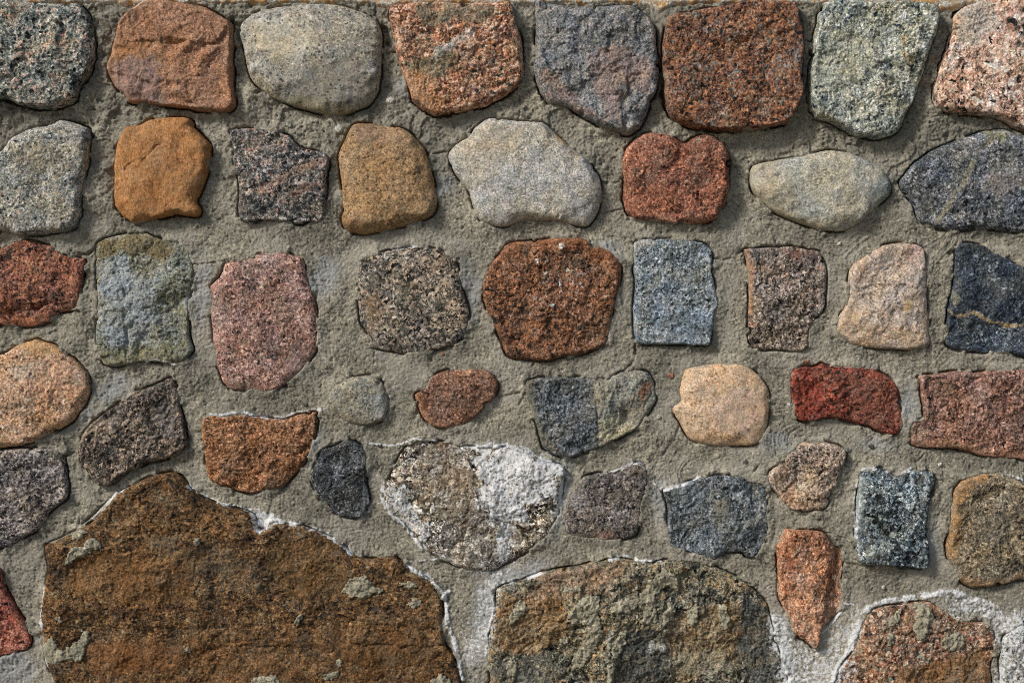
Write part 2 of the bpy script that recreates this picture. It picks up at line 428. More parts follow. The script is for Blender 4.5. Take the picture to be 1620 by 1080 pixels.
st("rounded pale grey boulder with tiny dark pits in the top row",
   [(380,38),(395,24),(420,14),(460,8),(510,5),(550,11),(580,22),(597,35),(603,55),(603,90),(601,120),(596,145),(585,163),(565,173),(535,181),(508,178),(470,168),(440,158),(420,147),(402,132),(393,118),(388,95),(383,70),(378,52)],
   "5c5a53:10 76736a:26 8a867a:34 9a9485:22 ada694:10", g=3.2, H=26, r=45, dome=8, a=SMOOTH, interp='LINEAR', con=0.3, specks=('34322e', 11, 0.38),
   patches=[(('e', 450, 60, 50, 34, 10), 'a69f8d', 'b3ab99', 12), (('p', [(480,110),(560,90),(600,120),(590,160),(520,176),(450,158)]), '65625a', '807c72', 12), (('e', 500, 170, 60, 14, 8), '8a8062', '746c54', 8)], mott=0.5)
st("orange pink granite mottled with green and cream, one white smear",
   [(617,8),(640,5),(680,2),(740,4),(780,3),(808,3),(815,30),(822,50),(827,75),(829,108),(825,128),(810,142),(790,155),(765,168),(740,175),(700,180),(687,183),(668,172),(653,160),(647,140),(638,120),(628,95),(623,70),(618,40)],
   "454133:12 6b4437:14 8a5642:20 a4683f:14 ad7f66:18 b8987c:18", g=6, H=26, r=14, dome=5, a=ROUGH, mott=1.0, mpx=40,
   patches=[(('p', [(660,10),(740,5),(790,8),(780,40),(720,36),(690,50),(660,36)]), '45473a', '6f6d58', 8, 0.7), (('p', [(670,90),(720,80),(715,110),(690,130),(655,125),(640,110)]), '4c4c3a', '6d6a50', 7, 0.75),
            (('l', [(690,85),(720,74),(740,60),(745,55)], 7), 'b5aea4', '9d958a', 5, 0.6), (('p', [(640,110),(690,120),(700,170),(685,180),(655,160)]), 'b07b52', '9c673f', 8)])
st("blue grey stone with fractured face and pinkish lower patches",
   [(848,-2),(875,5),(900,10),(930,12),(980,8),(1000,8),(1015,18),(1030,28),(1037,45),(1040,75),(1042,110),(1040,140),(1030,160),(1025,178),(1015,197),(1005,208),(993,214),(970,207),(945,197),(925,185),(905,172),(888,166),(870,163),(858,150),(850,130),(845,105),(848,80),(847,60),(848,30)],
   "3f4349:12 575c61:26 6a6c6e:30 7f7c79:22 8d8580:10", g=3.4, H=25, r=16, dome=4, a=(6, 3.4, 1.8, 1.1),
   feats=[('s', [(925,20),(922,60),(930,95),(926,130)], 8, 24), ('g', [(950,90),(962,75),(966,60)], 7, 8), ('s', [(990,130),(984,165),(985,210)], -7, 18), ('g', [(984,150),(986,205)], 4, 6), ('g', [(852,60),(868,100),(900,140),(930,175)], 4, 4)],
   patches=[(('p', [(930,95),(970,70),(1010,90),(1035,110),(1025,150),(985,140),(985,200),(960,190),(940,150)]), '7a6058', '8d7264', 9, 0.6), (('p', [(855,105),(880,125),(930,170),(950,195),(905,172),(862,155)]), '86685b', '7a665d', 8, 0.6)])
st("large coarse red granite block of the top row",
   [(1060,25),(1080,20),(1110,14),(1150,8),(1190,0),(1240,2),(1260,5),(1266,30),(1271,62),(1269,104),(1269,145),(1262,172),(1250,192),(1222,200),(1190,206),(1150,207),(1108,204),(1078,196),(1060,184),(1052,155),(1051,130),(1048,95),(1049,70),(1054,38)],
   "2a2320:15 543b2f:19 714734:26 85553c:22 9c6848:12 716b64:8", g=5.2, H=30, r=12, dome=4, a=ROUGH, specks=('6f6d69', 20, 0.3), con=0.6, mott=0.6)
st("pale green grey granite block narrowing towards its foot",
   [(1304,3),(1340,0),(1380,3),(1430,2),(1455,3),(1476,8),(1486,18),(1485,36),(1475,67),(1464,104),(1449,150),(1433,181),(1422,208),(1397,219),(1355,215),(1340,205),(1317,193),(1290,185),(1281,160),(1282,130),(1283,104),(1288,65),(1296,31)],
   "3f474a:12 626a68:18 7f8379:28 93947f:22 a2a496:22 b8b9b2:8", g=4.6, H=30, r=12, dome=3, a=ROUGH, mott=0.9, mpx=45,
   feats=[('s', [(1283,85),(1330,75),(1380,95),(1470,85)], 4, 22), ('s', [(1340,205),(1345,150),(1400,118),(1440,120)], -5, 18)],
   patches=[(('l', [(1428,60),(1426,90),(1438,98)], 4), '9a7f45', '8a7650', 5), (('e', 1330, 100, 40, 60, 20), '8f8e74', '9c9b86', 9, 0.5)])
st("coarse pink granite with black flecks in the top right corner",
   [(1522,12),(1550,2),(1600,-4),(1720,-6),(1722,206),(1620,204),(1594,191),(1558,181),(1506,178),(1482,167),(1479,150),(1484,125),(1492,95),(1500,75),(1508,50),(1510,30)],
   "201f1e:13 5d4c43:8 987460:18 b08c78:26 c0a390:22 d0bdae:15", g=8.0, H=26, r=14, dome=3, a=(4, 2.2, 1.4, 1.0), con=0.4, mott=0.45,
   patches=[(('p', [(1510,20),(1560,0),(1580,40),(1545,75),(1512,70)]), '8d8677', 'b5aa9c', 8, 0.7)])
# ---- second course
st("pale grey granite at the left edge below the grey green granite",
   [(-50,252),(0,238),(20,216),(50,202),(75,198),(96,190),(120,195),(138,203),(140,220),(136,250),(131,285),(127,320),(125,340),(114,361),(85,369),(50,372),(31,372),(0,364),(-50,362)],
   "3d4144:10 5f6260:18 7d7d75:28 94938a:24 a9a89d:16 8d8067:10", g=3.6, H=22, r=26, dome=5, a=(4.5, 2.2, 1.4, 1), mott=0.8, mpx=50,
   patches=[(('e', 60, 250, 36, 30, 0), '8a7d64', '77705f', 7, 0.55), (('e', 120, 215, 20, 20, 0), '6d7075', '8d8f94', 6, 0.6)])
st("smooth bright orange sandstone with a faint diagonal crack",
   [(203,200),(220,197),(238,189),(272,185),(298,187),(306,200),(319,215),(331,229),(331,254),(325,280),(316,304),(312,319),(317,332),(311,342),(280,339),(254,344),(215,355),(197,345),(181,324),(181,280),(180,259),(185,228),(195,208)],
   "7e4c1e:14 8f5c2c:32 9c6734:34 a8794a:20", g=2.2, H=26, r=20, dome=6, a=(3, 1.0, 0.3, 0.25), interp='LINEAR', con=0.2, stretch=(1.0, 1, 0.45), mott=0.8, mpx=26, edge=4,
   feats=[('g', [(200,270),(225,255),(240,245),(262,225)], 1.6, 3.5), ('g', [(252,330),(248,300),(256,270),(252,245)], 6, 1.6), ('g', [(283,320),(280,290),(288,255),(284,225)], 6, 1.4)], bump=1.8)
st("black speckled granite with a pink diagonal streak",
   [(363,206),(384,203),(400,203),(431,207),(457,215),(472,231),(485,236),(514,241),(520,254),(516,283),(514,332),(508,350),(478,354),(426,349),(400,351),(386,351),(376,344),(377,296),(370,262),(366,230)],
   "222325:20 3b3c3e:26 5c5a58:22 7c7772:18 9c9690:11 9f7763:5", g=5.2, H=18, r=9, dome=3, a=(4, 2.6, 1.6, 1), mott=0.6,
   patches=[(('l', [(415,300),(450,280),(475,268),(510,255)], 6), 'a3806c', '7d6a5e', 5, 0.7), (('l', [(450,320),(475,300),(505,290)], 5), '9c7565', '6f5d54', 5, 0.6), (('e', 400, 225, 26, 12, 20), '8f7e74', '6b6662', 5, 0.5)])
st("golden tan rounded boulder with a soft pitted face",
   [(558,197),(581,194),(607,198),(638,203),(654,215),(670,233),(677,249),(683,272),(688,296),(692,319),(683,340),(654,353),(620,361),(576,370),(550,366),(540,350),(541,309),(538,278),(535,245),(545,220)],
   "5f472e:10 7b5e3d:28 90714a:34 a3845a:28", g=2.8, H=26, r=34, dome=7, a=(3, 1.5, 0.9, 0.5), interp='LINEAR', con=0.35, mott=0.5, specks=('4a3722', 12, 0.2),
   patches=[(('e', 590, 215, 50, 16, 8), '8a705a', '705a45', 6, 0.5), (('e', 560, 355, 24, 14, 0), '8a5f36', '7a5433', 6, 0.6)])
st("large smooth pale grey boulder with a pointed left end",
   [(709,246),(721,228),(742,215),(752,200),(773,187),(804,189),(831,192),(860,193),(878,210),(898,228),(922,246),(937,262),(948,279),(952,298),(949,328),(940,346),(927,358),(904,355),(873,348),(831,349),(800,358),(779,356),(760,349),(748,327),(744,306),(729,286),(716,268)],
   "6d6a63:14 8b887f:28 9f9b92:34 b0aca3:24", g=2.4, H=25, r=26, dome=6, a=(3, 1.1, 0.4, 0.45), interp='LINEAR', con=0.4, mott=0.35,
   patches=[(('p', [(709,240),(770,187),(830,200),(790,280),(745,300)]), 'a19379', '95886f', 9, 0.5), (('l', [(880,215),(905,235),(912,246)], 5), '80612f', '93825f', 5, 0.7)])
st("brick red stone with a notched top edge",
   [(1013,213),(1028,209),(1054,211),(1068,218),(1084,225),(1096,218),(1111,213),(1127,215),(1145,228),(1154,249),(1154,286),(1151,309),(1142,332),(1129,350),(1085,356),(1046,353),(1007,346),(990,332),(987,309),(987,280),(985,257),(992,233)],
   "462a21:12 6b3d2e:24 824b38:30 965b45:22 a87460:12", g=3.4, H=26, r=20, dome=5, a=(5, 2.6, 1.5, 1), con=0.5,
   feats=[('g', [(1085,222),(1082,240),(1070,258),(1055,268)], 9, 8), ('g', [(1095,285),(1105,310),(1115,330)], 5, 5)])
st("cream grey oval boulder lying on its side",
   [(1193,262),(1226,253),(1273,246),(1309,237),(1345,241),(1376,254),(1394,264),(1405,278),(1411,296),(1406,311),(1383,332),(1361,353),(1335,365),(1298,363),(1260,350),(1226,335),(1205,317),(1191,298),(1188,280)],
   "65655d:10 84837a:26 989689:34 a9a598:22 8f8a70:8", g=2.8, H=24, r=30, dome=7, a=(3, 1.3, 0.5, 0.5), interp='LINEAR', con=0.32, mott=0.5,
   patches=[(('e', 1205, 285, 24, 34, 0), 'a8977a', '9a8c70', 7, 0.6), (('e', 1392, 300, 17, 22, 20), '4f5b5e', '74807f', 7, 0.85), (('l', [(1230,335),(1280,355),(1310,358)], 8), '8d7a58', '95876a', 6, 0.5)])
st("dark blue grey stone crossed by a pale diagonal vein",
   [(1431,277),(1445,262),(1459,251),(1478,238),(1496,228),(1524,219),(1555,208),(1589,205),(1620,213),(1720,235),(1722,362),(1620,367),(1597,367),(1563,363),(1519,364),(1485,360),(1467,354),(1455,349),(1446,321),(1431,303),(1426,288)],
   "22272e:20 3c434b:26 575d63:24 70747a:18 8d8e92:12", g=3.6, H=22, r=18, dome=4, a=(4, 2.2, 1.3, 1), mott=0.8, mpx=50, con=0.45,
   patches=[(('l', [(1484,348),(1500,325),(1515,300),(1530,275),(1548,240),(1570,215)], 3.6), '857f66', '6f6b59', 5, 0.8), (('e', 1580, 290, 34, 22, 0), '8d8380', '6a6766', 5, 0.5), (('e', 1577, 213, 14, 10, 0), '8a8a5c', '7a7a58', 6, 0.7)])
# ---- third course
st("rusty red stone with dark pits at the left edge",
   [(-52,402),(0,392),(21,381),(44,379),(62,386),(83,389),(104,405),(130,410),(132,423),(127,451),(124,477),(117,490),(91,494),(75,509),(47,518),(0,514),(-52,512)],
   "301d18:12 5c362c:20 7d4c40:0.1 7f4936:26 8c5341:24 9c6650:18", g=4.0, H=20, r=18, dome=4, a=(5, 3, 1.8, 1.1), con=0.5, specks=('241814', 11, 0.35),
   feats=[('g', [(-10,490),(20,492),(50,487),(80,482)], 5, 7)],
   patches=[(('e', 45, 507, 40, 10, -8), 'a55a3c', 'b36d4a', 6, 0.6)])
st("tall stone with blue grey middle and olive brown top",
   [(153,382),(181,372),(213,367),(230,368),(249,376),(280,384),(293,394),(303,415),(307,439),(303,457),(297,477),(298,529),(303,556),(280,576),(239,571),(207,576),(181,580),(163,576),(153,553),(150,519),(153,477),(150,426),(149,395)],
   "464739:14 5f6150:24 737464:28 868778:22 77808a:12", g=3.4, H=18, r=12, dome=3, a=ROUGH, con=0.45,
   feats=[('s', [(190,580),(200,520),(195,470),(175,400)], 5, 16), ('g', [(195,480),(200,520),(205,555)], 3, 6), ('s', [(160,560),(230,520),(300,460)], 4, 24)],
   patches=[(('p', [(155,405),(185,400),(215,430),(245,450),(260,500),(215,560),(165,540),(156,470)]), '8c9294', '6f777b', 6, 0.85), (('p', [(150,380),(225,366),(290,395),(260,415),(200,400),(155,408)]), '5f5232', '6d6042', 6, 0.8), (('p', [(155,555),(240,545),(302,540),(300,575),(165,580)]), '5c5533', '74704f', 6, 0.7)])
st("tall dusty pink granite with rounded lower end",
   [(355,415),(389,410),(404,403),(426,398),(447,397),(465,405),(480,407),(485,436),(496,467),(501,503),(502,529),(500,553),(483,579),(462,600),(436,617),(416,620),(400,616),(384,618),(360,613),(347,594),(340,561),(334,520),(333,490),(335,472),(333,452),(347,438)],
   "3f302d:9 6a4d46:20 89655a:28 9d7a6d:24 b0958a:16", g=3.6, H=20, r=28, dome=6, a=(4, 2, 1.4, 1), con=0.45, mott=0.5,
   patches=[(('e', 470, 570, 26, 40, 30), '6f5a55', '82675f', 6, 0.5)])
st("rounded granite peppered with black, cream and tan grains",
   [(570,410),(592,402),(620,394),(659,391),(693,393),(709,404),(724,420),(732,457),(738,478),(742,500),(738,526),(727,542),(706,550),(646,559),(615,555),(592,550),(585,538),(580,525),(569,509),(566,467),(567,436)],
   "171816:27 3a3934:17 625c54:18 857665:19 9c8773:13 b0a594:6", g=5.0, H=16, r=30, dome=6, a=(3, 1.8, 1.3, 1), con=0.35, mott=0.4,
   patches=[(('e', 590, 490, 14, 34, 0), '9a7a52', '7b6547', 5, 0.45)])
st("big reddish brown granite in the middle of the wall",
   [(773,420),(789,402),(803,386),(834,381),(860,378),(886,376),(919,376),(940,387),(966,397),(981,413),(983,436),(976,472),(969,498),(963,529),(957,546),(930,558),(886,566),(865,571),(826,568),(801,562),(789,529),(773,498),(763,462),(766,442)],
   "2a201c:14 4f3729:18 70472f:26 87553a:24 9a6544:14 8a7468:4", g=4.2, H=22, r=18, dome=5, a=ROUGH, con=0.55, mott=0.6, specks=('d0c8c0', 22, 0.02),
   patches=[(('l', [(790,400),(830,385),(920,380),(975,420)], 14), '985a30', '7d4a2c', 6, 0.45)])
st("upright blue grey granite block with straight sides",
   [(1004,384),(1028,377),(1075,379),(1111,384),(1126,399),(1128,436),(1132,458),(1137,477),(1130,503),(1125,538),(1117,546),(1064,545),(1010,543),(1004,520),(1003,490),(1005,451),(1002,413)],
   "2b343b:14 49555e:22 63707a:28 7d8992:20 949ea5:12 aab2b8:3", g=3.4, H=18, r=8, dome=3, a=(3, 2.4, 1.8, 1.2), con=0.4, mott=0.35,
   patches=[(('e', 1020, 384, 26, 7, -10), 'a3a29a', '93908a', 6, 0.6), (('e', 1085, 520, 40, 20, 0), '5f665f', '4d5860', 5, 0.4)])
st("mottled grey brown stone with an orange left rim and broken corner",
   [(1178,394),(1204,391),(1230,392),(1252,389),(1278,394),(1296,397),(1306,415),(1310,436),(1307,477),(1301,495),(1284,516),(1280,543),(1268,556),(1226,553),(1200,553),(1188,543),(1184,520),(1186,477),(1185,436),(1181,407)],
   "25211f:16 4a423d:22 6e6259:26 8d8075:20 a5998d:14 85604f:4", g=4.4, H=16, r=11, dome=3, a=ROUGH, con=0.45,
   feats=[('s', [(1300,495),(1278,512),(1272,560)], -7, 10)],
   patches=[(('l', [(1181,400),(1186,436),(1187,490)], 7), '9f7050', 'a8805f', 6, 0.7), (('e', 1265, 400, 24, 8, 10), '8a5848', '6d4a40', 5, 0.6)])
st("pale peach stone with a waisted left side",
   [(1381,397),(1397,389),(1423,383),(1446,385),(1462,394),(1467,426),(1468,477),(1472,509),(1472,540),(1464,551),(1420,553),(1376,549),(1345,543),(1325,522),(1330,498),(1343,470),(1344,431),(1361,410)],
   "6a5e54:8 8c7d70:24 a39485:30 b5a799:28 a5866e:7", g=3.2, H=24, r=20, dome=5, a=(5, 2.6, 1.2, 0.8), con=0.35, mott=0.7, interp='LINEAR',
   feats=[('g', [(1380,470),(1385,485),(1378,500)], 4, 4), ('s', [(1385,450),(1420,445),(1455,460)], 4, 14)],
   patches=[(('p', [(1324,520),(1343,475),(1365,510),(1470,530),(1465,550),(1345,543)]), 'a4804f', 'b0946f', 8, 0.4), (('p', [(1345,440),(1361,410),(1395,390),(1400,400),(1370,430),(1355,470)]), 'a98260', 'b0937a', 7, 0.4), (('e', 1445, 400, 16, 18, 20), 'a97f74', '9a7468', 6, 0.5), (('l', [(1430,498),(1434,480)], 5), '9a7a3a', 'a88c50', 6, 0.8)])
st("near black blue stone with a thin wavy tan vein",
   [(1514,393),(1524,385),(1555,387),(1571,397),(1597,410),(1620,420),(1722,426),(1722,565),(1620,563),(1589,559),(1527,556),(1499,545),(1498,519),(1503,490),(1510,457),(1513,426)],
   "1b222b:26 2b3541:34 3d4854:26 56616c:12 7f8890:2", g=3.0, H=18, r=8, dome=3, a=(5, 2.4, 1.2, 0.9), con=0.45, mott=0.5,
   feats=[('s', [(1498,520),(1550,505),(1620,520)], 4, 12)],
   patches=[(('l', [(1503,490),(1510,499),(1525,499),(1540,494),(1555,500),(1570,510),(1600,515),(1640,513)], 2.6), 'a8946a', '8d7c5a', 4, 0.95), (('e', 1512, 470, 5, 16, 0), '8f8a70', '6b6c64', 5, 0.6)])
# ---- fourth course
st("peach orange rounded boulder at the left edge",
   [(-60,572),(0,561),(22,548),(52,536),(66,540),(88,548),(111,566),(135,589),(141,613),(135,636),(114,664),(91,681),(52,698),(21,706),(0,709),(-60,714)],
   "5f4736:7 8d694c:20 a67f5c:28 b5906c:24 bfa488:14 a5735f:10", g=4.0, H=24, r=30, dome=7, a=(4, 2.2, 1.5, 1), con=0.4, mott=0.7,
   patches=[(('e', 60, 545, 50, 14, 10), 'b58a4e', 'a87d45', 7, 0.6), (('e', 85, 600, 40, 34, 0), 'a8765c', 'b58a72', 6, 0.45), (('e', 40, 590, 20, 16, 0), '8d8574', 'a39a88', 6, 0.5)])
st("dark brown speckled stone tilted up to the right",
   [(270,599),(281,618),(285,644),(292,683),(294,706),(280,721),(233,733),(207,745),(189,758),(161,770),(145,758),(127,732),(122,708),(130,685),(143,670),(168,651),(197,631),(215,620),(241,610),(259,602)],
   "191716:26 332e2a:25 54493f:20 75665a:15 918375:10 85705a:4", g=4.4, H=22, r=9, dome=4, a=ROUGH, con=0.45, mott=0.7,
   feats=[('s', [(125,690),(160,675),(200,690),(290,690)], 4, 16), ('s', [(140,745),(190,720),(240,725)], 5, 10)],
   patches=[(('l', [(130,690),(150,672),(180,665)], 7), '8d7a66', 'a08c78', 5, 0.6), (('e', 260, 660, 20, 26, 0), '7b7873', '5b5854', 5, 0.5)])
st("dark and pale speckled grey granite at the left edge, low",
   [(-60,713),(0,711),(39,709),(83,711),(96,721),(102,737),(105,768),(101,791),(86,802),(74,813),(68,831),(39,849),(21,862),(0,867),(-60,872)],
   "28282a:20 484548:22 66605f:22 837b74:20 9a9088:16", g=3.8, H=22, r=16, dome=4, a=ROUGH, con=0.45)
st("rust brown shield shaped stone with a white lime line on top",
   [(320,659),(363,657),(389,655),(400,659),(447,663),(473,656),(499,651),(502,667),(496,693),(488,721),(467,750),(444,771),(416,776),(400,781),(384,779),(363,773),(332,760),(324,737),(321,701)],
   "482d1c:12 6b4429:24 825336:30 966545:22 a87c5c:12", g=3.2, H=24, r=10, dome=4, a=(5, 3, 1.7, 1.1), con=0.5, mott=0.6,
   feats=[('s', [(340,770),(420,740),(500,690)], 5, 24)])
st("small charcoal black stone between rust brown shield and white crusted stone",
   [(509,711),(530,706),(543,698),(556,696),(571,706),(579,719),(580,753),(579,768),(584,789),(579,808),(566,819),(540,816),(524,808),(504,791),(491,760),(496,742),(503,722)],
   "17191b:22 292c2f:32 3d4143:26 585c5e:14 77797a:5", g=2.8, H=16, r=10, dome=3, a=(5, 2.8, 1.4, 1), con=0.5,
   feats=[('s', [(530,790),(535,760),(560,745),(580,750)], 4, 10)],
   patches=[(('l', [(582,770),(576,790),(570,815)], 5), '8d8f8d', '6b6e6e', 4, 0.6)])
st("small round grey cobble in open mortar",
   [(532,607),(556,596),(589,594),(605,607),(613,626),(615,644),(607,662),(589,672),(566,672),(543,664),(524,649),(518,631),(522,617)],
   "4a4842:10 66635b:24 7a766c:30 8c8674:24 989174:12", g=3.0, H=24, r=22, dome=4, a=(3, 2, 1.3, 0.9), con=0.35, interp='LINEAR',
   patches=[(('e', 540, 645, 22, 20, 0), '827964', '908875', 6, 0.45), (('e', 600, 640, 14, 26, 0), '7b8082', '8f9290', 6, 0.5)])
st("small brown cobble shaped like a teardrop",
   [(655,624),(672,615),(681,597),(706,585),(737,583),(768,585),(784,597),(789,615),(779,633),(763,649),(745,667),(716,677),(685,675),(670,664),(661,644)],
   "432b21:10 634233:26 7a5240:32 8d654f:22 a07a63:10", g=3.2, H=22, r=15, dome=4, a=(4, 2.2, 1.4, 1), con=0.45,
   patches=[(('l', [(657,626),(665,650),(680,672),(715,676)], 8), '9a6a4a', 'a3755a', 6, 0.5)])
st("two-toned stone, blue black left half and greenish beige right half",
   [(834,603),(865,597),(917,596),(956,599),(981,590),(1005,585),(1026,589),(1036,607),(1039,631),(1028,651),(1015,672),(997,685),(969,698),(953,708),(917,719),(899,725),(878,719),(860,708),(849,675),(839,644),(832,620)],
   "2d3235:16 454a4e:26 595f62:28 6d7172:20 838382:10", g=3.4, H=26, r=10, dome=3, a=ROUGH, con=0.45,
   feats=[('s', [(930,596),(940,640),(945,700)], -4, 10), ('e', 990, 660, 8, 10, -8)],
   patches=[(('p', [(925,590),(1000,580),(1045,600),(1040,650),(1000,690),(948,712),(940,670),(940,630)]), '6b6759', '918d7c', 6, 0.78), (('p', [(945,665),(985,650),(990,672),(1015,665),(990,690),(950,705)]), 'b0aa90', '93906f', 5, 0.7),
            (('e', 1018, 616, 11, 17, 0), '80451c', '6d4426', 5, 0.9), (('l', [(836,605),(842,640),(855,690),(880,715)], 7), '6f6752', '5d5a4c', 5, 0.55)])
st("smooth peach cobble with a notch in its left side",
   [(1085,584),(1111,577),(1140,575),(1163,574),(1184,579),(1202,594),(1216,615),(1218,644),(1213,680),(1199,702),(1168,705),(1124,705),(1098,698),(1088,689),(1075,667),(1063,651),(1067,641),(1077,633),(1075,618),(1079,600)],
   "86694e:10 a2825f:28 b39473:34 c2ab90:28", g=2.4, H=22, r=26, dome=6, a=(2.2, 0.9, 0.4, 0.4), con=0.3, interp='LINEAR', mott=0.5, specks=('6f5438', 14, 0.15),
   patches=[(('e', 1170, 650, 46, 40, 20), 'a48b7a', 'ad9684', 7, 0.6), (('e', 1125, 695, 40, 12, 5), '9a7448', 'ab8458', 6, 0.5)])
st("bright red stone curved like a saddle",
   [(1262,581),(1288,581),(1301,574),(1311,578),(1330,578),(1371,581),(1397,589),(1413,600),(1423,620),(1428,649),(1431,670),(1424,687),(1407,688),(1381,677),(1356,670),(1324,660),(1304,661),(1280,667),(1265,664),(1254,649),(1251,618),(1252,592)],
   "261513:14 54291f:22 733122:26 86392a:20 974532:10 7a564a:10", g=3.8, H=22, r=12, dome=4, a=ROUGH, con=0.5, mott=0.5, specks=('1d1211', 12, 0.35),
   feats=[('s', [(1340,578),(1352,610),(1352,670)], 4, 14), ('g', [(1290,620),(1320,618),(1345,630)], 5, 5)],
   patches=[(('p', [(1340,590),(1400,592),(1425,640),(1425,680),(1380,670),(1345,660)]), '84503f', '6b3d30', 6, 0.65), (('p', [(1254,590),(1300,580),(1300,660),(1262,662)]), '8c3622', '702e20', 6, 0.5)])
st("reddish brown block cut by the right edge below the near black stone",
   [(1455,594),(1485,591),(1521,585),(1542,589),(1573,584),(1620,584),(1722,585),(1722,738),(1620,727),(1597,725),(1566,723),(1545,719),(1511,709),(1485,709),(1451,706),(1441,698),(1439,680),(1446,667),(1464,661),(1461,631),(1457,610)],
   "3b2a24:10 5f443a:22 7c5548:28 8f6757:24 a88577:14", g=3.6, H=22, r=9, dome=2, a=ROUGH, con=0.45, mott=0.6,
   feats=[('g', [(1458,600),(1466,630),(1466,665)], 5, -4)],
   patches=[(('e', 1490, 615, 20, 20, 20), '54483d', '665548', 6, 0.5), (('l', [(1442,700),(1500,700),(1560,716),(1620,722)], 7), '96664a', 'a57a5e', 6, 0.5), (('e', 1455, 685, 16, 14, 0), '6f6a5a', '80705f', 6, 0.5)])
# ---- fifth course
st("large brown grey stone half covered by white lime crust",
   [(655,697),(690,696),(730,704),(760,707),(800,707),(830,716),(862,727),(893,739),(891,770),(886,800),(878,828),(862,852),(839,870),(800,892),(784,901),(760,904),(727,898),(698,886),(675,873),(654,844),(633,822),(612,806),(606,785),(609,768),(622,744),(634,718)],
   "1d1a17:16 443b31:22 6b5f51:22 8d8273:18 b0a898:14 cfccc2:8", g=6.5, H=18, r=24, dome=6, a=(5, 3, 2, 1.3), con=0.45, mott=0.7,
   feats=[('s', [(690,880),(760,820),(880,800)], 4, 20)],
   patches=[(('p', [(650,700),(740,705),(755,770),(770,830),(700,830),(670,760)]), '6a5b49', '857460', 5, 0.5), (('p', [(700,830),(790,800),(830,850),(760,900),(700,885)]), '5a554f', '77716a', 5, 0.5)])
st("squarish brown grey stone right of the white crusted stone",
   [(908,770),(922,756),(945,749),(971,751),(990,736),(1013,732),(1022,742),(1025,760),(1020,781),(1015,803),(1011,825),(1006,847),(976,854),(955,856),(924,849),(897,846),(893,825),(898,799)],
   "322e2d:14 4d4743:26 655d58:28 7c736c:20 958b84:12", g=3.2, H=14, r=10, dome=3, a=(4, 2.6, 1.6, 1.1), con=0.45,
   patches=[(('e', 955, 848, 30, 8, 0), '6d4436', '5d4038', 6, 0.55), (('e', 912, 785, 12, 26, 15), '8d8a84', '7b756e', 5, 0.5)])
st("broad blue grey stone with a ragged lower edge",
   [(1050,774),(1075,768),(1106,756),(1137,753),(1173,753),(1185,760),(1212,767),(1215,800),(1217,839),(1210,860),(1194,882),(1182,880),(1173,874),(1150,875),(1129,886),(1103,878),(1085,870),(1062,865),(1057,839),(1057,805),(1053,788)],
   "2c3236:16 454c50:26 5a6165:28 70767a:20 8a8f92:10", g=3.4, H=16, r=9, dome=3, a=ROUGH, con=0.45,
   feats=[('s', [(1125,760),(1128,810),(1105,875)], 4, 12), ('g', [(1128,800),(1122,840)], 5, 6), ('s', [(1185,770),(1190,820),(1195,870)], -4, 10)],
   patches=[(('e', 1140, 810, 12, 26, 10), '7a735c', '6b685b', 6, 0.7), (('e', 1100, 785, 24, 16, 0), '7f878e', '69727a', 5, 0.4)])
st("small pale peach brown lump with a dark lower left hollow",
   [(1252,714),(1273,699),(1309,701),(1330,706),(1340,719),(1333,747),(1324,768),(1314,781),(1309,802),(1286,810),(1252,807),(1241,797),(1231,781),(1217,765),(1217,747),(1239,729)],
   "3a312b:11 65564a:20 8b7563:26 9f8a78:24 b0a08f:16", g=3.8, H=26, r=14, dome=4, a=ROUGH, con=0.4, specks=('2c2622', 10, 0.25),
   feats=[('e', 1255, 760, 24, 16, -6), ('s', [(1225,790),(1262,745),(1335,735)], 5, 16)],
   patches=[(('p', [(1220,750),(1245,740),(1265,790),(1300,800),(1255,806),(1232,780)]), 'a0714c', '82614a', 6, 0.55)])
st("dark block flecked blue and white with a dipped top",
   [(1362,747),(1394,739),(1402,746),(1420,756),(1434,748),(1442,743),(1477,748),(1480,762),(1475,781),(1470,810),(1467,839),(1469,867),(1467,897),(1441,899),(1407,896),(1363,892),(1356,882),(1354,852),(1356,815),(1357,785)],
   "182025:22 2f3a41:24 4c585e:20 6e7a7d:16 8d9798:13 b4bab8:5", g=5.2, H=24, r=8, dome=3, a=(4, 2.8, 1.8, 1.2), con=0.4, mott=0.5,
   patches=[(('l', [(1360,760),(1358,810),(1357,850)], 9), '9aa5a6', '7d8a8c', 5, 0.6)])
st("olive brown stone with an orange rim at the right edge",
   [(1506,800),(1514,772),(1527,758),(1558,748),(1584,747),(1599,752),(1620,760),(1715,782),(1715,925),(1620,918),(1589,924),(1547,930),(1524,922),(1509,896),(1500,878),(1501,847),(1504,820)],
   "33302a:13 544b3c:24 6e614c:28 85765c:22 998c74:13", g=4.0, H=20, r=20, dome=4, a=(5, 2.8, 1.6, 1.1), con=0.45, mott=0.7,
   feats=[('s', [(1515,850),(1535,790),(1575,765),(1620,770)], 5, 12)],
   patches=[(('l', [(1508,870),(1508,805),(1520,768),(1555,752)], 11), '98703e', '8a6a44', 7, 0.7), (('e', 1570, 830, 34, 24, 0), '4d4a45', '65604f', 6, 0.5), (('l', [(1520,915),(1560,925),(1620,912)], 9), '94683c', '7d5f40', 6, 0.5)])
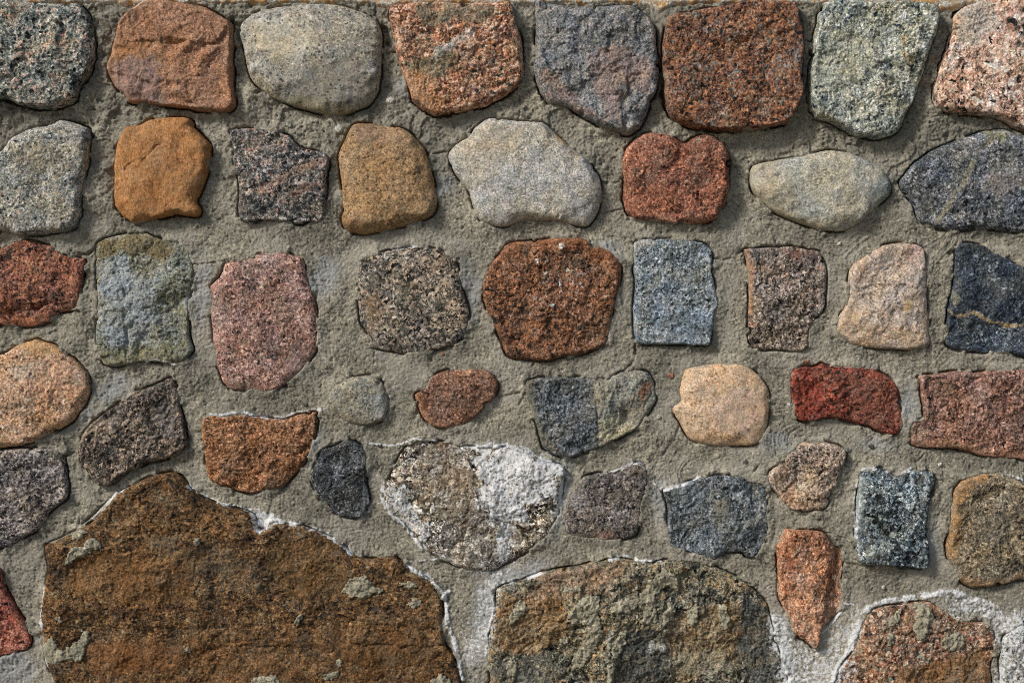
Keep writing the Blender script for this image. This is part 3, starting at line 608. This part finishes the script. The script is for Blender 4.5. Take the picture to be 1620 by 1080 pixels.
# ---- foot
st("orange wedge shaped stone pointing down, with a ridge down its face",
   [(1241,837),(1278,838),(1301,841),(1317,857),(1331,873),(1335,890),(1333,917),(1335,945),(1332,966),(1317,981),(1299,997),(1297,1018),(1288,1026),(1273,1013),(1254,1000),(1247,974),(1235,950),(1232,917),(1231,886),(1227,870),(1236,850)],
   "54382a:9 82503a:20 9c6347:28 ad785a:24 bd9a80:17", g=3.4, H=30, r=10, dome=0, a=(4, 3, 1.8, 1.1), con=0.45, stretch=(1.3, 1, 0.6), mott=0.6,
   feats=[('w', [(1300,835),(1306,890),(1302,960),(1290,1025)], -0.75, 30), ('s', [(1232,950),(1262,930),(1262,1000)], 3, 10)],
   patches=[(('p', [(1232,855),(1250,840),(1262,900),(1250,960),(1234,930)]), 'b0643c', '9c5a38', 6, 0.5), (('p', [(1262,975),(1300,960),(1296,1015),(1285,1022)]), 'b58a68', 'a8714e', 5, 0.5)])
st("coral red stone at the left edge of the foot",
   [(-60,885),(-8,893),(0,906),(6,932),(23,966),(39,992),(46,1010),(39,1028),(0,1037),(-60,1044)],
   "4a2823:10 7d4036:22 9c5040:30 ad6350:24 b97f6a:14", g=3.8, H=20, r=14, dome=4, a=ROUGH, con=0.45)
st("very large rust brown boulder with dabs of mortar on it",
   [(71,863),(86,855),(117,842),(145,824),(166,801),(181,783),(207,767),(233,756),(267,748),(285,755),(297,769),(316,785),(350,799),(375,805),(399,815),(411,838),(434,826),(465,829),(504,841),(530,853),(556,874),(581,885),(620,879),(634,888),(649,904),(675,914),(688,930),(698,950),(700,981),(704,1024),(716,1035),(725,1059),(733,1085),(745,1165),(60,1165),(84,1080),(74,1054),(65,1007),(64,968),(70,930),(75,904),(72,880)],
   "1e160d:13 3c2914:20 563c20:27 6e4c29:23 84623a:12 70634a:5", g=3.8, H=20, r=13, dome=3, a=(6.5, 2.4, 1.3, 1.0), con=0.45, stretch=(0.72, 1, 1), mott=0.7, mpx=60,
   feats=[('g', [(560,1018),(640,1024),(700,1022)], 2.5, 6), ('g', [(330,1025),(400,1022),(440,1026)], 2, 4), ('s', [(700,905),(560,925),(420,900),(260,915),(80,900)], 2, 26), ('s', [(690,990),(500,975),(300,990),(70,985)], -2.5, 22)],
   patches=[(('p', [(120,860),(250,880),(330,860),(300,950),(200,960),(110,930)]), '815325', '6b4a28', 9, 0.45), (('p', [(230,850),(290,840),(280,870),(235,872)]), '5a5344', '6f634f', 6, 0.45), (('p', [(180,1010),(420,1000),(680,980),(700,1080),(150,1090)]), '744a20', '583a1a', 9, 0.35), (('p', [(440,840),(540,860),(560,940),(460,960),(420,890)]), '4d381b', '6a4a22', 8, 0.55), (('e', 330, 885, 60, 22, 5), '4a4030', '5f5340', 6, 0.5), (('e', 200, 1040, 90, 26, 0), '7d4c20', '6b3f1c', 8, 0.5), (('e', 610, 1030, 80, 24, 0), '4a3018', '5f3f1c', 8, 0.5)])
st("large olive and ochre boulder at the foot with mortar drips",
   [(786,932),(800,925),(834,914),(862,904),(914,896),(930,891),(955,887),(976,883),(1007,887),(1033,890),(1072,884),(1096,888),(1127,896),(1147,904),(1173,917),(1197,935),(1213,953),(1217,968),(1226,1002),(1239,1046),(1247,1085),(1255,1165),(775,1165),(776,1078),(771,1040),(774,1007),(784,966)],
   "22231f:16 403f35:20 5c5848:24 77725f:20 928c76:14 86683f:7", g=4.8, H=18, r=15, dome=3, a=(8, 4.5, 2.2, 1.4), con=0.5, mott=1.0, mpx=45,
   patches=[(('p', [(790,940),(900,935),(895,1010),(830,1040),(780,1020)]), '8a5f2c', '6a4f2e', 8, 0.62), (('p', [(985,1000),(1050,990),(1060,1040),(1040,1090),(960,1090),(970,1040)]), '1f2223', '4a4b47', 6, 0.8), (('p', [(1175,940),(1215,960),(1245,1085),(1180,1085),(1160,1010)]), '262a2c', '4e5150', 6, 0.7), (('p', [(780,1040),(860,1030),(900,1060),(880,1090),(780,1090)]), '2c2c29', '6b675c', 6, 0.6), (('e', 1040, 1020, 14, 10, 0), 'b5b7b4', '8a8c88', 5, 0.6), (('e', 965, 1005, 5, 16, 0), 'bcbcb6', '90908a', 5, 0.8),
            (('p', [(1050,985),(1100,960),(1170,950),(1180,1010),(1150,1060),(1080,1085),(1060,1040)]), '86622f', '665840', 7, 0.5), (('e', 1110, 1050, 60, 22, 0), '8d8973', '77735f', 6, 0.5), (('e', 900, 930, 80, 14, -6), '9b7a60', '847562', 6, 0.5), (('p', [(835,905),(960,890),(1000,900),(960,925),(860,930)]), 'a07c60', '7d6a58', 6, 0.6)])
st("pink speckled boulder ringed by white lime in the lower right corner",
   [(1327,1062),(1340,1045),(1353,1026),(1363,992),(1377,968),(1402,960),(1454,953),(1480,955),(1498,966),(1524,981),(1563,987),(1573,998),(1575,1033),(1569,1050),(1571,1085),(1575,1150),(1310,1150),(1318,1085)],
   "2e2522:14 5f4236:18 82563f:24 98725a:20 b39b82:16 77705f:10", g=6.2, H=20, r=12, dome=3, a=ROUGH, con=0.45, mott=0.5,
   patches=[(('p', [(1420,1055),(1500,1040),(1560,1020),(1572,1100),(1420,1100)]), '7b5122', '5f4420', 7, 0.8)])
st("stone under pale lime crust, cut by the bottom right corner",
   [(1590,1012),(1610,992),(1640,984),(1715,990),(1715,1150),(1600,1150),(1588,1100),(1584,1050)],
   "3a3733:14 6a6862:20 8f8e88:26 b0b0aa:24", g=4.6, H=14, r=16, dome=3, a=ROUGH, con=0.45)
N_SEEN = len(STONES)
# ---- the wall goes on past the picture: plainer neighbours
rng = random.Random(7)
def blob(cx, cy, w, h):
    n = 14; out = []
    for i in range(n):
        t = 2 * math.pi * i / n; c, s_ = math.cos(t), math.sin(t)
        q = 0.55
        out.append((cx + math.copysign(abs(c) ** q, c) * w * rng.uniform(0.88, 1.05), cy + math.copysign(abs(s_) ** q, s_) * h * rng.uniform(0.88, 1.05)))
    return out
spots = []
for cx in (-145, -325):
    for cy in (85, 280, 455, 625, 800, 985): spots.append((cx + rng.uniform(-12, 12), cy + rng.uniform(-8, 8), 70, 74))
for cx in (1812, 1968):
    for cy in (95, 285, 480, 660, 850, 1040): spots.append((cx + rng.uniform(-8, 8), cy + rng.uniform(-8, 8), 64, 78))
for cy, n in ((1258, 9), (1420, 10)):
    for i in range(n): spots.append((-330 + (i + 0.5) * 2300 / n, cy + rng.uniform(-10, 10), 2300 / n * 0.42, 66))
for cx, cy, w, h in spots:
    b = STONES[rng.randrange(0, 36)]
    STONES.append(dict(b, label=None, poly=blob(cx, cy, w, h), feats=(), patches=(), share=b, stretch=b.get('stretch', (1, 1, 1))))

HEIGHTS = {}
def stone_height(i, sp, X, Y, d):
    sd = 1000 + i * 97
    inn = np.clip(d, 0, None)
    rr = sp['r'] * (0.9 if sp['a'][1] < 1.8 else 0.55) * np.clip(1 + 1.5 * fbm(X / 45, Y / 45, sd + 21, 3), 0.3, 2.4)
    e = np.clip(inn / rr, 0, 1)
    prof = (1 - (1 - e) ** sp['p']) ** (1 / sp['p'])
    HK = 0.8 if sp['poly'][0][1] < 370 else 0.62
    h = sp['edge'] + (sp['H'] * HK - sp['edge']) * prof
    if sp['a'][1] >= 1.8:      # broken faces: a few planes that meet in blunt edges
        fr = random.Random(sd); bx = box_of(sp['poly']); w2, h2 = (bx[2] - bx[0]) / 2, (bx[3] - bx[1]) / 2
        cx0, cy0 = (bx[0] + bx[2]) / 2, (bx[1] + bx[3]) / 2
        ux = X + 11 * fbm(X / 32, Y / 32, sd + 11, 4); uy = Y + 11 * fbm(X / 32, Y / 32, sd + 12, 4)
        amp = 1.0 if sp['a'][1] >= 3 else 0.6
        pl = 99
        for kk in range(7):
            an = fr.uniform(0, 2 * math.pi); tl = fr.uniform(0.02, 0.24) * amp; of = fr.uniform(-0.1, 0.75)
            pl = np.minimum(pl, -tl * ((ux - cx0) * math.cos(an) + (uy - cy0) * math.sin(an) - of * min(w2, h2, 90)))
        pk = -99
        for kk in range(3):
            an = fr.uniform(0, 2 * math.pi); tl = fr.uniform(0.03, 0.16) * amp
            pk = np.maximum(pk, -tl * ((ux - cx0 - fr.uniform(-.5, .5) * w2) * math.cos(an) + (uy - cy0 - fr.uniform(-.5, .5) * h2) * math.sin(an)) - 9 * amp)
        h = h + np.clip(np.maximum(pl, pk), -16, 6) * (0.25 + 0.75 * prof)
        h = np.maximum(h, sp['edge'] - 1 + 0.25 * inn.clip(0, 12))
    h = h + sp['dome'] * np.clip(inn / max(25.0, float(inn.max())), 0, 1) ** 0.8
    a1, a2, a3, a4 = sp['a']
    env = sstep(0, sp['r'] * 0.9 + 4, inn) * 0.85 + 0.15
    wx = X + 9 * pn(X / 30, Y / 30, sd + 3); wy = Y + 9 * pn(X / 30, Y / 30, sd + 4)
    rl = a1 * 1.5 * fbm(wx / 62, wy / 62, sd, 3)
    if a2 > 2:      # split faces: chisel facets and little steps
        rl = rl + a2 * 0.5 * (ridge(wx / 46, wy / 46, sd + 50, 2) - 0.6) + a2 * 0.55 * fbm(wx / 18, wy / 18, sd + 60, 3)
        fq = fbm(wx / 60, wy / 60, sd + 65, 3) * 3.5
        rl = rl + a2 * 0.7 * (np.floor(fq) + sstep(0.75, 1.0, fq - np.floor(fq)) - fq)
    else:
        rl = rl + a2 * 1.1 * fbm(wx / 20, wy / 20, sd + 60, 3)
    rl = rl + a3 * 0.8 * fbm(X / 8, Y / 8, sd + 80, 2) + a4 * 1.25 * pn(X / 3.6, Y / 3.6, sd + 90) + a4 * 0.9 * pn(X / 2.1, Y / 2.1, sd + 91)
    pit = pn(X / 5.5, Y / 5.5, sd + 95)
    rl = rl - a3 * 2.2 * sstep(0.33, 0.6, pit)
    h = h + rl * env
    for f in sp['feats']:
        if f[0] == 'e':
            _, cx, cy, rx, ry, dep = f
            h = h + dep * np.exp(-((X - cx) / rx) ** 2 - ((Y - cy) / ry) ** 2)
            continue
        wob = 6 * fbm(X / 22, Y / 22, sd + 7, 4)
        ld = line_dist(f[1], X + wob, Y + wob)
        if f[0] == 'g':
            h = h - f[3] * np.exp(-(ld / f[2]) ** 2) * np.clip(0.55 + 1.2 * pn(X / 20, Y / 20, sd + 8), 0, 1.2)
        else:
            # signed side of the nearest piece of the line
            best = np.full(X.shape, 1e12); side = np.zeros(X.shape)
            for a, b in zip(f[1][:-1], f[1][1:]):
                d2 = seg_dist2(X + wob, Y + wob, a, b)
                s_ = (b[0] - a[0]) * (Y + wob - a[1]) - (b[1] - a[1]) * (X + wob - a[0])
                m = d2 < best; best = np.where(m, d2, best); side = np.where(m, np.sign(s_), side)
            if f[0] == 's':       # a step: the face on one side drops, easing back over f[3] pixels
                dep, ext = f[2], f[3]
                sg = side * np.sign(dep)
                h = h - abs(dep) * np.where(sg > 0, sstep(0, 5, ld) * np.exp(-ld / (ext * 1.6)), 0) * np.clip(0.6 + 1.3 * pn(X / 24, Y / 24, sd + 9), 0, 1.2)
            else:                 # 'w': beyond the line the face falls away as a plane
                h = h + np.where(side * np.sign(f[2]) > 0, -abs(f[2]) * np.minimum(ld, f[3]), 0) * sstep(0, 3, ld)
    return np.maximum(h, -2)

def build_heightfield(name, X, Y, d, h, drop, skirt, mat, parent, parent_loc, attrs):
    """mesh of the cells inside d>0, closed by a near vertical side that runs down behind the surface"""
    cell = np.maximum(np.gradient(X, axis=1), np.gradient(Y, axis=0))
    W = skirt * cell
    keep = d > -W
    kc = keep[:-1, :-1] | keep[1:, :-1] | keep[1:, 1:] | keep[:-1, 1:]
    gyy, gxx = np.gradient(d)
    gxx = gxx / np.gradient(X, axis=1); gyy = gyy / np.gradient(Y, axis=0)
    ln = np.sqrt(gxx ** 2 + gyy ** 2) + 1e-6
    out = np.clip(-d, 0, None)
    f = np.minimum(out, W * 2) * 0.93
    PX = X + gxx / ln * f; PY = Y + gyy / ln * f
    hh = h - np.clip(out / W, 0, 1.6) * drop
    used, q = grid_quads(kc)
    co = to_world(PX.ravel()[used], PY.ravel()[used], hh.ravel()[used])
    c = co.mean(axis=0); c[1] = 0
    at = {k: v.ravel()[used] for k, v in attrs.items()}
    return make_mesh(name, co - c, q, at, mat, parent, tuple(c - np.array(parent_loc)))

mats = {}
stone_objs = []
for i, sp in enumerate(STONES):
    poly = smooth_poly(sp['poly'])
    sl = window(*box_of(poly), 46); X, Y = GX[sl], GY[sl]
    d = sdf(poly, X, Y)
    rgh = 1.0 if sp['a'][1] < 2 else 1.9
    d = d + rgh * (0.6 * fbm(X / 15, Y / 15, 300 + i, 3) + 1.0 * fbm(X / 38, Y / 38, 320 + i, 2) + 0.35 * pn(X / 3.6, Y / 3.6, 340 + i) - 3.0 * sstep(0.32, 0.6, pn(X / 19, Y / 19, 360 + i)))
    D_ALL[sl] = np.maximum(D_ALL[sl], d)
    h = stone_height(i, sp, X, Y, d)
    HEIGHTS[i] = (sl, h)
    src = sp.get('share', sp)
    if id(src) not in mats: mats[id(src)] = stone_material(len(mats), src)
    sg = -GATE[sl]
    sw = 2 + np.clip(sg, 0, 0.6) * 14
    smear = sstep(1.0, -0.2, (d + 2.5 * fbm(X / 10, Y / 10, 2400 + i, 4)) / sw) * sstep(0.0, 0.2, sg)
    smear = np.maximum(smear, 0.5 * sstep(0.42, 0.62, fbm(X / 26, Y / 26, 2500 + i, 4)) * sstep(60, 10, d))
    h = h + 1.2 * smear - 0.25 * smear * np.clip(h - 4, 0, 12)
    HEIGHTS[i] = (sl, h)
    attrs = {"white": WHITE[sl], "smear": smear}
    for j, pt in enumerate(src.get('patches', ())):
        attrs["patch%d" % j] = shape_mask(pt[0], X, Y, 5000 + i * 7 + j, 9 if pt[0][0] != 'l' else min(7, pt[0][2] * 1.1), 8 if pt[0][0] != 'l' else 3) if 'share' not in sp else np.zeros(X.shape)
    o = build_heightfield("stone", X, Y, d, h, 26, 3.2, mats[id(src)], wall, (0, 0, 0), attrs)
    if sp['label']: o['label'] = sp['label']
    stone_objs.append(o)

# ------------------------------------------------------------------ mortar
mortar_mat = mortar_material("mortar_surface", ('636156', '7b7769', '928c7b'), 40)
d = D_ALL; X, Y = GX, GY
old = OLD
wx = X + 14 * pn(X / 40, Y / 40, 21); wy = Y + 14 * pn(X / 40, Y / 40, 22)
trowel = sstep(-0.05, 0.3, fbm(X / 85, Y / 85, 57, 3)) * (1 - 0.45 * old)      # patches the trowel has pressed smooth
rough = (0.62 + 0.75 * old) * (1 - 0.6 * trowel)
M = 5.0 * fbm(X / 90, Y / 90, 23, 3) + rough * (3.6 + 3.4 * old) * fbm(wx / 34, wy / 34, 24, 4)
M = M + rough * 1.3 * fbm(X / 10, Y / 10, 25, 2) + (1.5 + 0.5 * old) * pn(X / 4.8, Y / 4.8, 26) + 1.5 * pn(X / 2.3, Y / 2.3, 28)
M = M - rough * 4 * sstep(0.28, 0.55, pn(X / 7, Y / 7, 29))
M = M - 3.5 * old + 1.0
# trowel strokes: long shallow drags
ta = 0.5 * fbm(X / 160, Y / 160, 51, 2); tu = X * np.cos(ta) + Y * np.sin(ta); tv = -X * np.sin(ta) + Y * np.cos(ta)
M = M + 2.0 * fbm(tu / 90, tv / 11, 52, 3) * sstep(-0.1, 0.3, fbm(X / 120, Y / 120, 53, 2))
# trowel slabs: plates of mortar with torn edges
fq = fbm(wx / 110, wy / 110, 33, 4) * 2.2
M = M + 5.5 * old * (np.floor(fq) + sstep(0.9, 1.0, fq - np.floor(fq)) - fq)
# laps up to the stones, with open gaps where it has shrunk away
gap = sstep(0.0, 0.22, GATE)
M = M + 4.2 * np.exp(-(d / 12.0) ** 2) * (1 - gap)
gw = 1.5 + 3.0 * np.clip(pn(X / 25, Y / 25, 43), 0, 1) * (0.4 + old)
M = M - (4 + 6 * old + 12 * np.clip(GATE * 1.5, 0, 1)) * gap * np.exp(-((d + 0.6) / gw) ** 2)
cracks = [
    ([(303, 418), (330, 416), (355, 412)], 1.2, 6), ([(1129, 407), (1145, 411), (1163, 407), (1176, 396)], 1.6, 9), ([(953, 288), (987, 288)], 1.4, 8),
    ([(951, 336), (968, 334), (987, 330)], 1.3, 6), ([(683, 244), (696, 240), (709, 239)], 1.5, 8), ([(966, 596), (987, 587), (1000, 576), (1007, 561), (1005, 545)], 1.8, 9),
    ([(70, 862), (117, 839), (156, 803), (181, 781), (240, 751), (267, 744), (290, 757)], 1.5, 8), ([(1278, 667), (1278, 678)], 1.2, 5), ([(1455, 730), (1465, 718)], 1.2, 5),
    ([(111, 405), (135, 402), (148, 392), (155, 379), (197, 368)], 2.2, 10), ([(98, 722), (112, 718), (121, 719)], 2.0, 9), ([(1171, 917), (1190, 930), (1215, 952)], 2.0, 8),
    ([(1275, 63), (1290, 62)], 1.5, 8), ([(1025, 372), (1023, 358)], 1.4, 6), ([(789, 628), (805, 625), (822, 622)], 1.8, 7), ([(1176, 405), (1182, 396), (1205, 390)], 1.4, 6),
    ([(0, 168), (30, 172), (60, 176), (90, 178), (110, 172)], 3, 12), ([(0, 236), (10, 226), (22, 210), (50, 198)], 2, 8), ([(365, 30), (376, 40), (380, 70)], 3.5, 16),
    ([(604, 40), (612, 50), (612, 68)], 4, 16), ([(1044, 90), (1046, 120), (1048, 150)], 3.5, 18), ([(395, 20), (420, 10), (450, 6)], 1.6, 7),
    ([(1405, 287), (1418, 290), (1428, 284)], 2.5, 10), ([(1455, 352), (1470, 360), (1500, 366)], 2, 8), ([(1505, 400), (1515, 395)], 3, 10),
    ([(190, 320), (200, 346), (215, 357)], 2, 8), ([(249, 374), (262, 384), (280, 386)], 2, 8), ([(130, 668), (145, 660), (160, 655)], 1.6, 6),
    ([(150, 540), (145, 525), (152, 505)], 1.4, 5), ([(1260, 350), (1300, 366), (1340, 366)], 1.6, 7), ([(835, 560), (845, 575), (838, 600), (828, 630), (815, 650)], 2.0, 5),
    ([(1085, 640), (1080, 660), (1070, 690), (1050, 720)], 2, 4), ([(1200, 740), (1190, 750)], 2, 6),
]
for n_, (pts, w, dep) in enumerate(cracks):
    s2 = window(*box_of(pts), 24); xx, yy = X[s2], Y[s2]
    wob = 2.4 * fbm(xx / 8, yy / 8, 480 + n_, 3)
    M[s2] -= dep * np.clip(0.55 + 1.2 * pn(xx / 18, yy / 18, 520 + n_), 0.1, 1) * np.exp(-(line_dist(pts, xx + wob, yy - wob) / w) ** 2)
M = M + 0.9 * RIDGE
M = M - np.clip(4 - Y, 0, None) * 0.8
M = M - np.clip(d - 1.0, 0, 7) * 3.2
M_FLAT = M
kc = d < 7
kc = kc[:-1, :-1] | kc[1:, :-1] | kc[1:, 1:] | kc[:-1, 1:]
used, q = grid_quads(kc)
co = to_world(X.ravel()[used], Y.ravel()[used], M.ravel()[used])
attrs = {"white": WHITE.ravel()[used], "blue": BLUE.ravel()[used], "old": (np.clip(old * sstep(-0.25, 0.35, fbm(X / 60, Y / 60, 61, 3)) * (1 - 0.5 * trowel), 0, 1)).ravel()[used], "pale": (trowel * (0.75 - 0.4 * old)).ravel()[used]}
make_mesh("mortar", co, q, attrs, mortar_mat, wall)['label'] = "rough sandy grey mortar between the stones, lime stained low down"

# solid body behind the face
DEPTH = 0.45
def box_mesh(name, x0, x1, y0, y1, z0, z1, mat, parent):
    v = np.array([(x, y, z) for x in (x0, x1) for y in (y0, y1) for z in (z0, z1)])
    q = np.array([(0, 1, 3, 2), (4, 6, 7, 5), (0, 4, 5, 1), (2, 3, 7, 6), (0, 2, 6, 4), (1, 5, 7, 3)])
    return make_mesh(name, v, q, {}, mat, parent, smooth=False)
box_mesh("wall_core", (-428 - 810) * S, (2048 - 810) * S, 34 * S, DEPTH, 0.0, ZC + 545 * S, mortar_mat, wall)

# ------------------------------------------------------------------ coping: pale cement cap with orange lichen, rounding back over the wall
cop_mat = mortar_material("coping_surface", ('8b897f', '9f9b8f', 'b0ab9e'), 90)
cx = axis(-430, -24, 1644, 2050)
rows = np.concatenate([np.linspace(0, 1, 26), 1 + np.linspace(0.1, 1, 8)])
CX, CR = np.meshgrid(cx, rows)
low = 7 + 4 * fbm(CX / 50, CX * 0 + 3.3, 71, 3) + 16 * np.exp(-((CX - 1043) / 16) ** 2) + 10 * np.exp(-((CX - 1500) / 22) ** 2) + 6 * np.exp(-((CX - 610) / 14) ** 2) + 5 * np.exp(-((CX - 1285) / 14) ** 2) + 4.5 * fbm(CX / 14, CX * 0 + 8, 72, 3)
t = np.clip(CR, 0, 1)
PYc = low - t * (low + 30)
Hc = -7 + 9 * sstep(0, 0.22, t) - 13 * t ** 1.5 + 2.2 * fbm(CX / 12, PYc / 12, 73, 4) + 0.9 * pn(CX / 2.4, PYc / 2.4, 74)
back = np.clip(CR - 1, 0, 1)
PYc = PYc - 16 * np.sin(back * math.pi / 2) + 1.0 * fbm(CX / 20, back * 20, 75, 3) * (back > 0)
Hc = Hc - back * DEPTH / S
used, q = grid_quads(np.ones((len(rows) - 1, len(cx) - 1), bool))
q = q[:, ::-1]
co = to_world(CX.ravel(), PYc.ravel(), Hc.ravel())
z0 = np.zeros(len(co))
make_mesh("coping", co, q, {"white": z0, "blue": z0, "old": z0}, cop_mat, wall)['label'] = "pale cement capping along the wall top with orange lichen spots"

# ------------------------------------------------------------------ dabs of spilt mortar on the big boulders (sub-parts)
dab_mat = mortar_material("dab_surface", ('66634f', '807b67', '9a947e'), 63)
def find(word): return next(i for i, s_ in enumerate(STONES) if s_['label'] and word in s_['label'])
RUST, OCHRE, PINK = find("very large rust"), find("olive and ochre"), find("ringed by white")
dabs = [
    (RUST, [(548, 922), (560, 912), (578, 909), (590, 925), (607, 930), (608, 938), (588, 942), (572, 949), (556, 943), (541, 937)], 5),
    (RUST, [(632, 922), (648, 917), (660, 927), (646, 932)], 4), (RUST, [(642, 956), (656, 945), (668, 950), (665, 958), (650, 961)], 5),
    (RUST, [(70, 1018), (80, 1006), (88, 1000), (92, 1012), (94, 1023), (108, 1024), (120, 1014), (130, 1006), (126, 990), (134, 996), (143, 998), (139, 1020), (132, 1046), (118, 1042), (98, 1046), (78, 1048), (69, 1035)], 5),
    (RUST, [(508, 1072), (522, 1062), (538, 1058), (538, 1068), (518, 1076)], 4), (RUST, [(398, 1072), (420, 1066), (440, 1068), (446, 1088), (394, 1088)], 5),
    (RUST, [(106, 880), (114, 866), (130, 862), (138, 854), (150, 851), (163, 856), (163, 869), (148, 870), (136, 880), (122, 884), (114, 898), (107, 892)], 9),
    (RUST, [(92, 973), (100, 972), (101, 984), (93, 983)], 4), (RUST, [(466, 984), (474, 971), (481, 974), (474, 988)], 3), (RUST, [(682, 1072), (700, 1065), (712, 1076), (712, 1090), (680, 1090)], 5),
    (RUST, [(114, 846), (124, 838), (140, 836), (135, 848), (118, 852)], 4), (RUST, [(308, 858), (316, 848), (321, 862), (311, 863)], 4), (RUST, [(292, 1022), (300, 1020), (303, 1028), (294, 1029)], 3),
    (RUST, [(530, 1045), (538, 1042), (540, 1054), (531, 1055)], 3),
    (OCHRE, [(805, 978), (812, 958), (822, 946), (832, 950), (834, 962), (822, 976), (808, 986)], 6), (OCHRE, [(886, 929), (900, 924), (918, 927), (921, 935), (902, 937), (887, 936)], 5),
    (OCHRE, [(1014, 935), (1028, 915), (1046, 904), (1066, 906), (1078, 922), (1073, 936), (1056, 930), (1040, 940), (1038, 958), (1040, 980), (1028, 988), (1014, 990), (1016, 968), (1008, 955)], 8),
    (OCHRE, [(1048, 968), (1062, 950), (1069, 958), (1066, 974), (1052, 989), (1045, 985)], 7), (OCHRE, [(972, 952), (990, 944), (1010, 946), (1013, 960), (988, 970), (968, 964)], 6),
    (OCHRE, [(898, 968), (912, 950), (930, 940), (948, 942), (946, 962), (952, 985), (950, 1012), (936, 1034), (922, 1052), (904, 1060), (906, 1036), (924, 1010), (926, 988), (904, 984)], 8),
    (OCHRE, [(978, 1000), (990, 996), (990, 1018), (976, 1040), (965, 1038), (970, 1016)], 6), (OCHRE, [(1090, 964), (1103, 954), (1106, 975), (1098, 992), (1088, 986)], 6),
    (OCHRE, [(1134, 960), (1150, 955), (1156, 975), (1153, 994), (1140, 990)], 6), (OCHRE, [(884, 1010), (894, 1005), (898, 1018), (886, 1022)], 5),
    (OCHRE, [(960, 1050), (972, 1046), (970, 1075), (958, 1085)], 5), (OCHRE, [(800, 1045), (815, 1040), (820, 1060), (805, 1070)], 5),
    (PINK, [(1408, 974), (1424, 961), (1428, 968), (1418, 984), (1404, 990)], 6), (PINK, [(1446, 958), (1458, 953), (1472, 958), (1476, 976), (1468, 992), (1466, 1008), (1452, 1015), (1446, 996)], 9),
    (PINK, [(1490, 1012), (1504, 1002), (1522, 1000), (1530, 1014), (1520, 1030), (1498, 1028)], 6), (PINK, [(1402, 1003), (1412, 1000), (1412, 1018), (1403, 1022)], 4),
]
for n_, (si, pts, th) in enumerate(dabs):
    poly = smooth_poly(pts)
    sl, hs = HEIGHTS[si]
    s2 = window(*box_of(poly), 12)
    s2 = (slice(max(s2[0].start, sl[0].start), min(s2[0].stop, sl[0].stop)), slice(max(s2[1].start, sl[1].start), min(s2[1].stop, sl[1].stop)))
    xx, yy = GX[s2], GY[s2]
    base = hs[s2[0].start - sl[0].start:s2[0].stop - sl[0].start, s2[1].start - sl[1].start:s2[1].stop - sl[1].start]
    dd = sdf(poly, xx, yy) + 4.5 * fbm(xx / 13, yy / 13, 600 + n_, 4) + 4.0 * fbm(xx / 5.5, yy / 5.5, 620 + n_, 2) - 0.6 + 0.8 * pn(xx / 2.5, yy / 2.5, 640 + n_)
    th *= 0.55
    e = np.clip(dd / (th * 1.3), 0, 1)
    hd = base * 0.85 + 0.15 * base.mean() + th * np.sqrt(1 - (1 - e) ** 2) + 3.4 * fbm(xx / 11, yy / 11, 660 + n_, 4) * e + 1.2 * pn(xx / 2.4, yy / 2.4, 680 + n_)
    hd = np.maximum(hd, base + 0.6)
    zz = np.zeros(xx.shape)
    build_heightfield("mortar_dab", xx, yy, dd, hd, 8, 2.6, dab_mat, stone_objs[si], stone_objs[si].location, {"white": zz, "blue": zz, "old": zz})

# ------------------------------------------------------------------ small stone chips caught in the mortar
chip_mats = [stone_material(80 + n_, dict(pal=[(a, 1), (b, 1), (c, 1)], g=3, con=0.4, a=(1, 1, 1, 1))) for n_, (a, b, c) in enumerate([('6b3a2c', '8a5040', '9a6450'), ('55534d', '77746b', '8f8b80'), ('8f8a7e', 'a39d90', 'b5b0a4'), ('2e2e2e', '444444', '5c5a58')])]
for n_, (px, py, rr, mi) in enumerate([(1062, 594, 6, 0), (1278, 572, 5, 0), (534, 202, 8, 2), (617, 158, 8, 2), (676, 245, 7, 1), (1342, 712, 6, 1), (1380, 706, 5, 3), (1043, 660, 4, 2), (826, 742, 4, 2), (650, 430, 4, 1),
                                       (482, 640, 4, 3), (300, 455, 4, 2), (1180, 730, 5, 1), (1490, 735, 4, 2), (880, 900, 5, 2), (1400, 930, 4, 2), (1075, 235, 0, 1), (700, 560, 4, 0), (1330, 385, 4, 2), (958, 262, 6, 1), (455, 196, 6, 1), (160, 200, 6, 1), (600, 705, 4, 3)]):
    if rr == 0: continue
    poly = smooth_poly([(px + rr * rng.uniform(0.7, 1.15) * math.cos(q_ * 0.785), py + rr * rng.uniform(0.6, 1.0) * math.sin(q_ * 0.785)) for q_ in range(8)])
    s2 = window(*box_of(poly), 8); xx, yy = GX[s2], GY[s2]
    dd = sdf(poly, xx, yy) + 0.6 * fbm(xx / 4, yy / 4, 1900 + n_, 2)
    if D_ALL[s2][D_ALL[s2].shape[0] // 2, D_ALL[s2].shape[1] // 2] > -3: continue
    hd = float(np.median(M[s2])) + 3.2 * np.sqrt(1 - (1 - np.clip(dd / (rr * 0.6), 0, 1)) ** 2) + 0.8 * fbm(xx / 4, yy / 4, 1930 + n_, 2)
    build_heightfield("pebble", xx, yy, dd, hd, 8, 2.6, chip_mats[mi], wall, (0, 0, 0), {"white": np.zeros(xx.shape)})

# ------------------------------------------------------------------ ground the wall stands on
k = NT("ground_surface")
vec = k.coords(); f, _ = k.noise(vec, 60, 6, 0.65)
gcol = k.ramp(f, [(0.35, (0.09, 0.085, 0.06, 1)), (0.65, (0.20, 0.18, 0.14, 1))])
k.finish(gcol, f, 12, 0.6)
gm = bpy.data.meshes.new("ground"); R = 90
gm.from_pydata([(-R, -R, 0), (R, -R, 0), (R, R, 0), (-R, R, 0)], [], [(0, 1, 2, 3)])
gm.materials.append(k.m)
go = bpy.data.objects.new("ground", gm); COL.objects.link(go); go['kind'] = "structure"
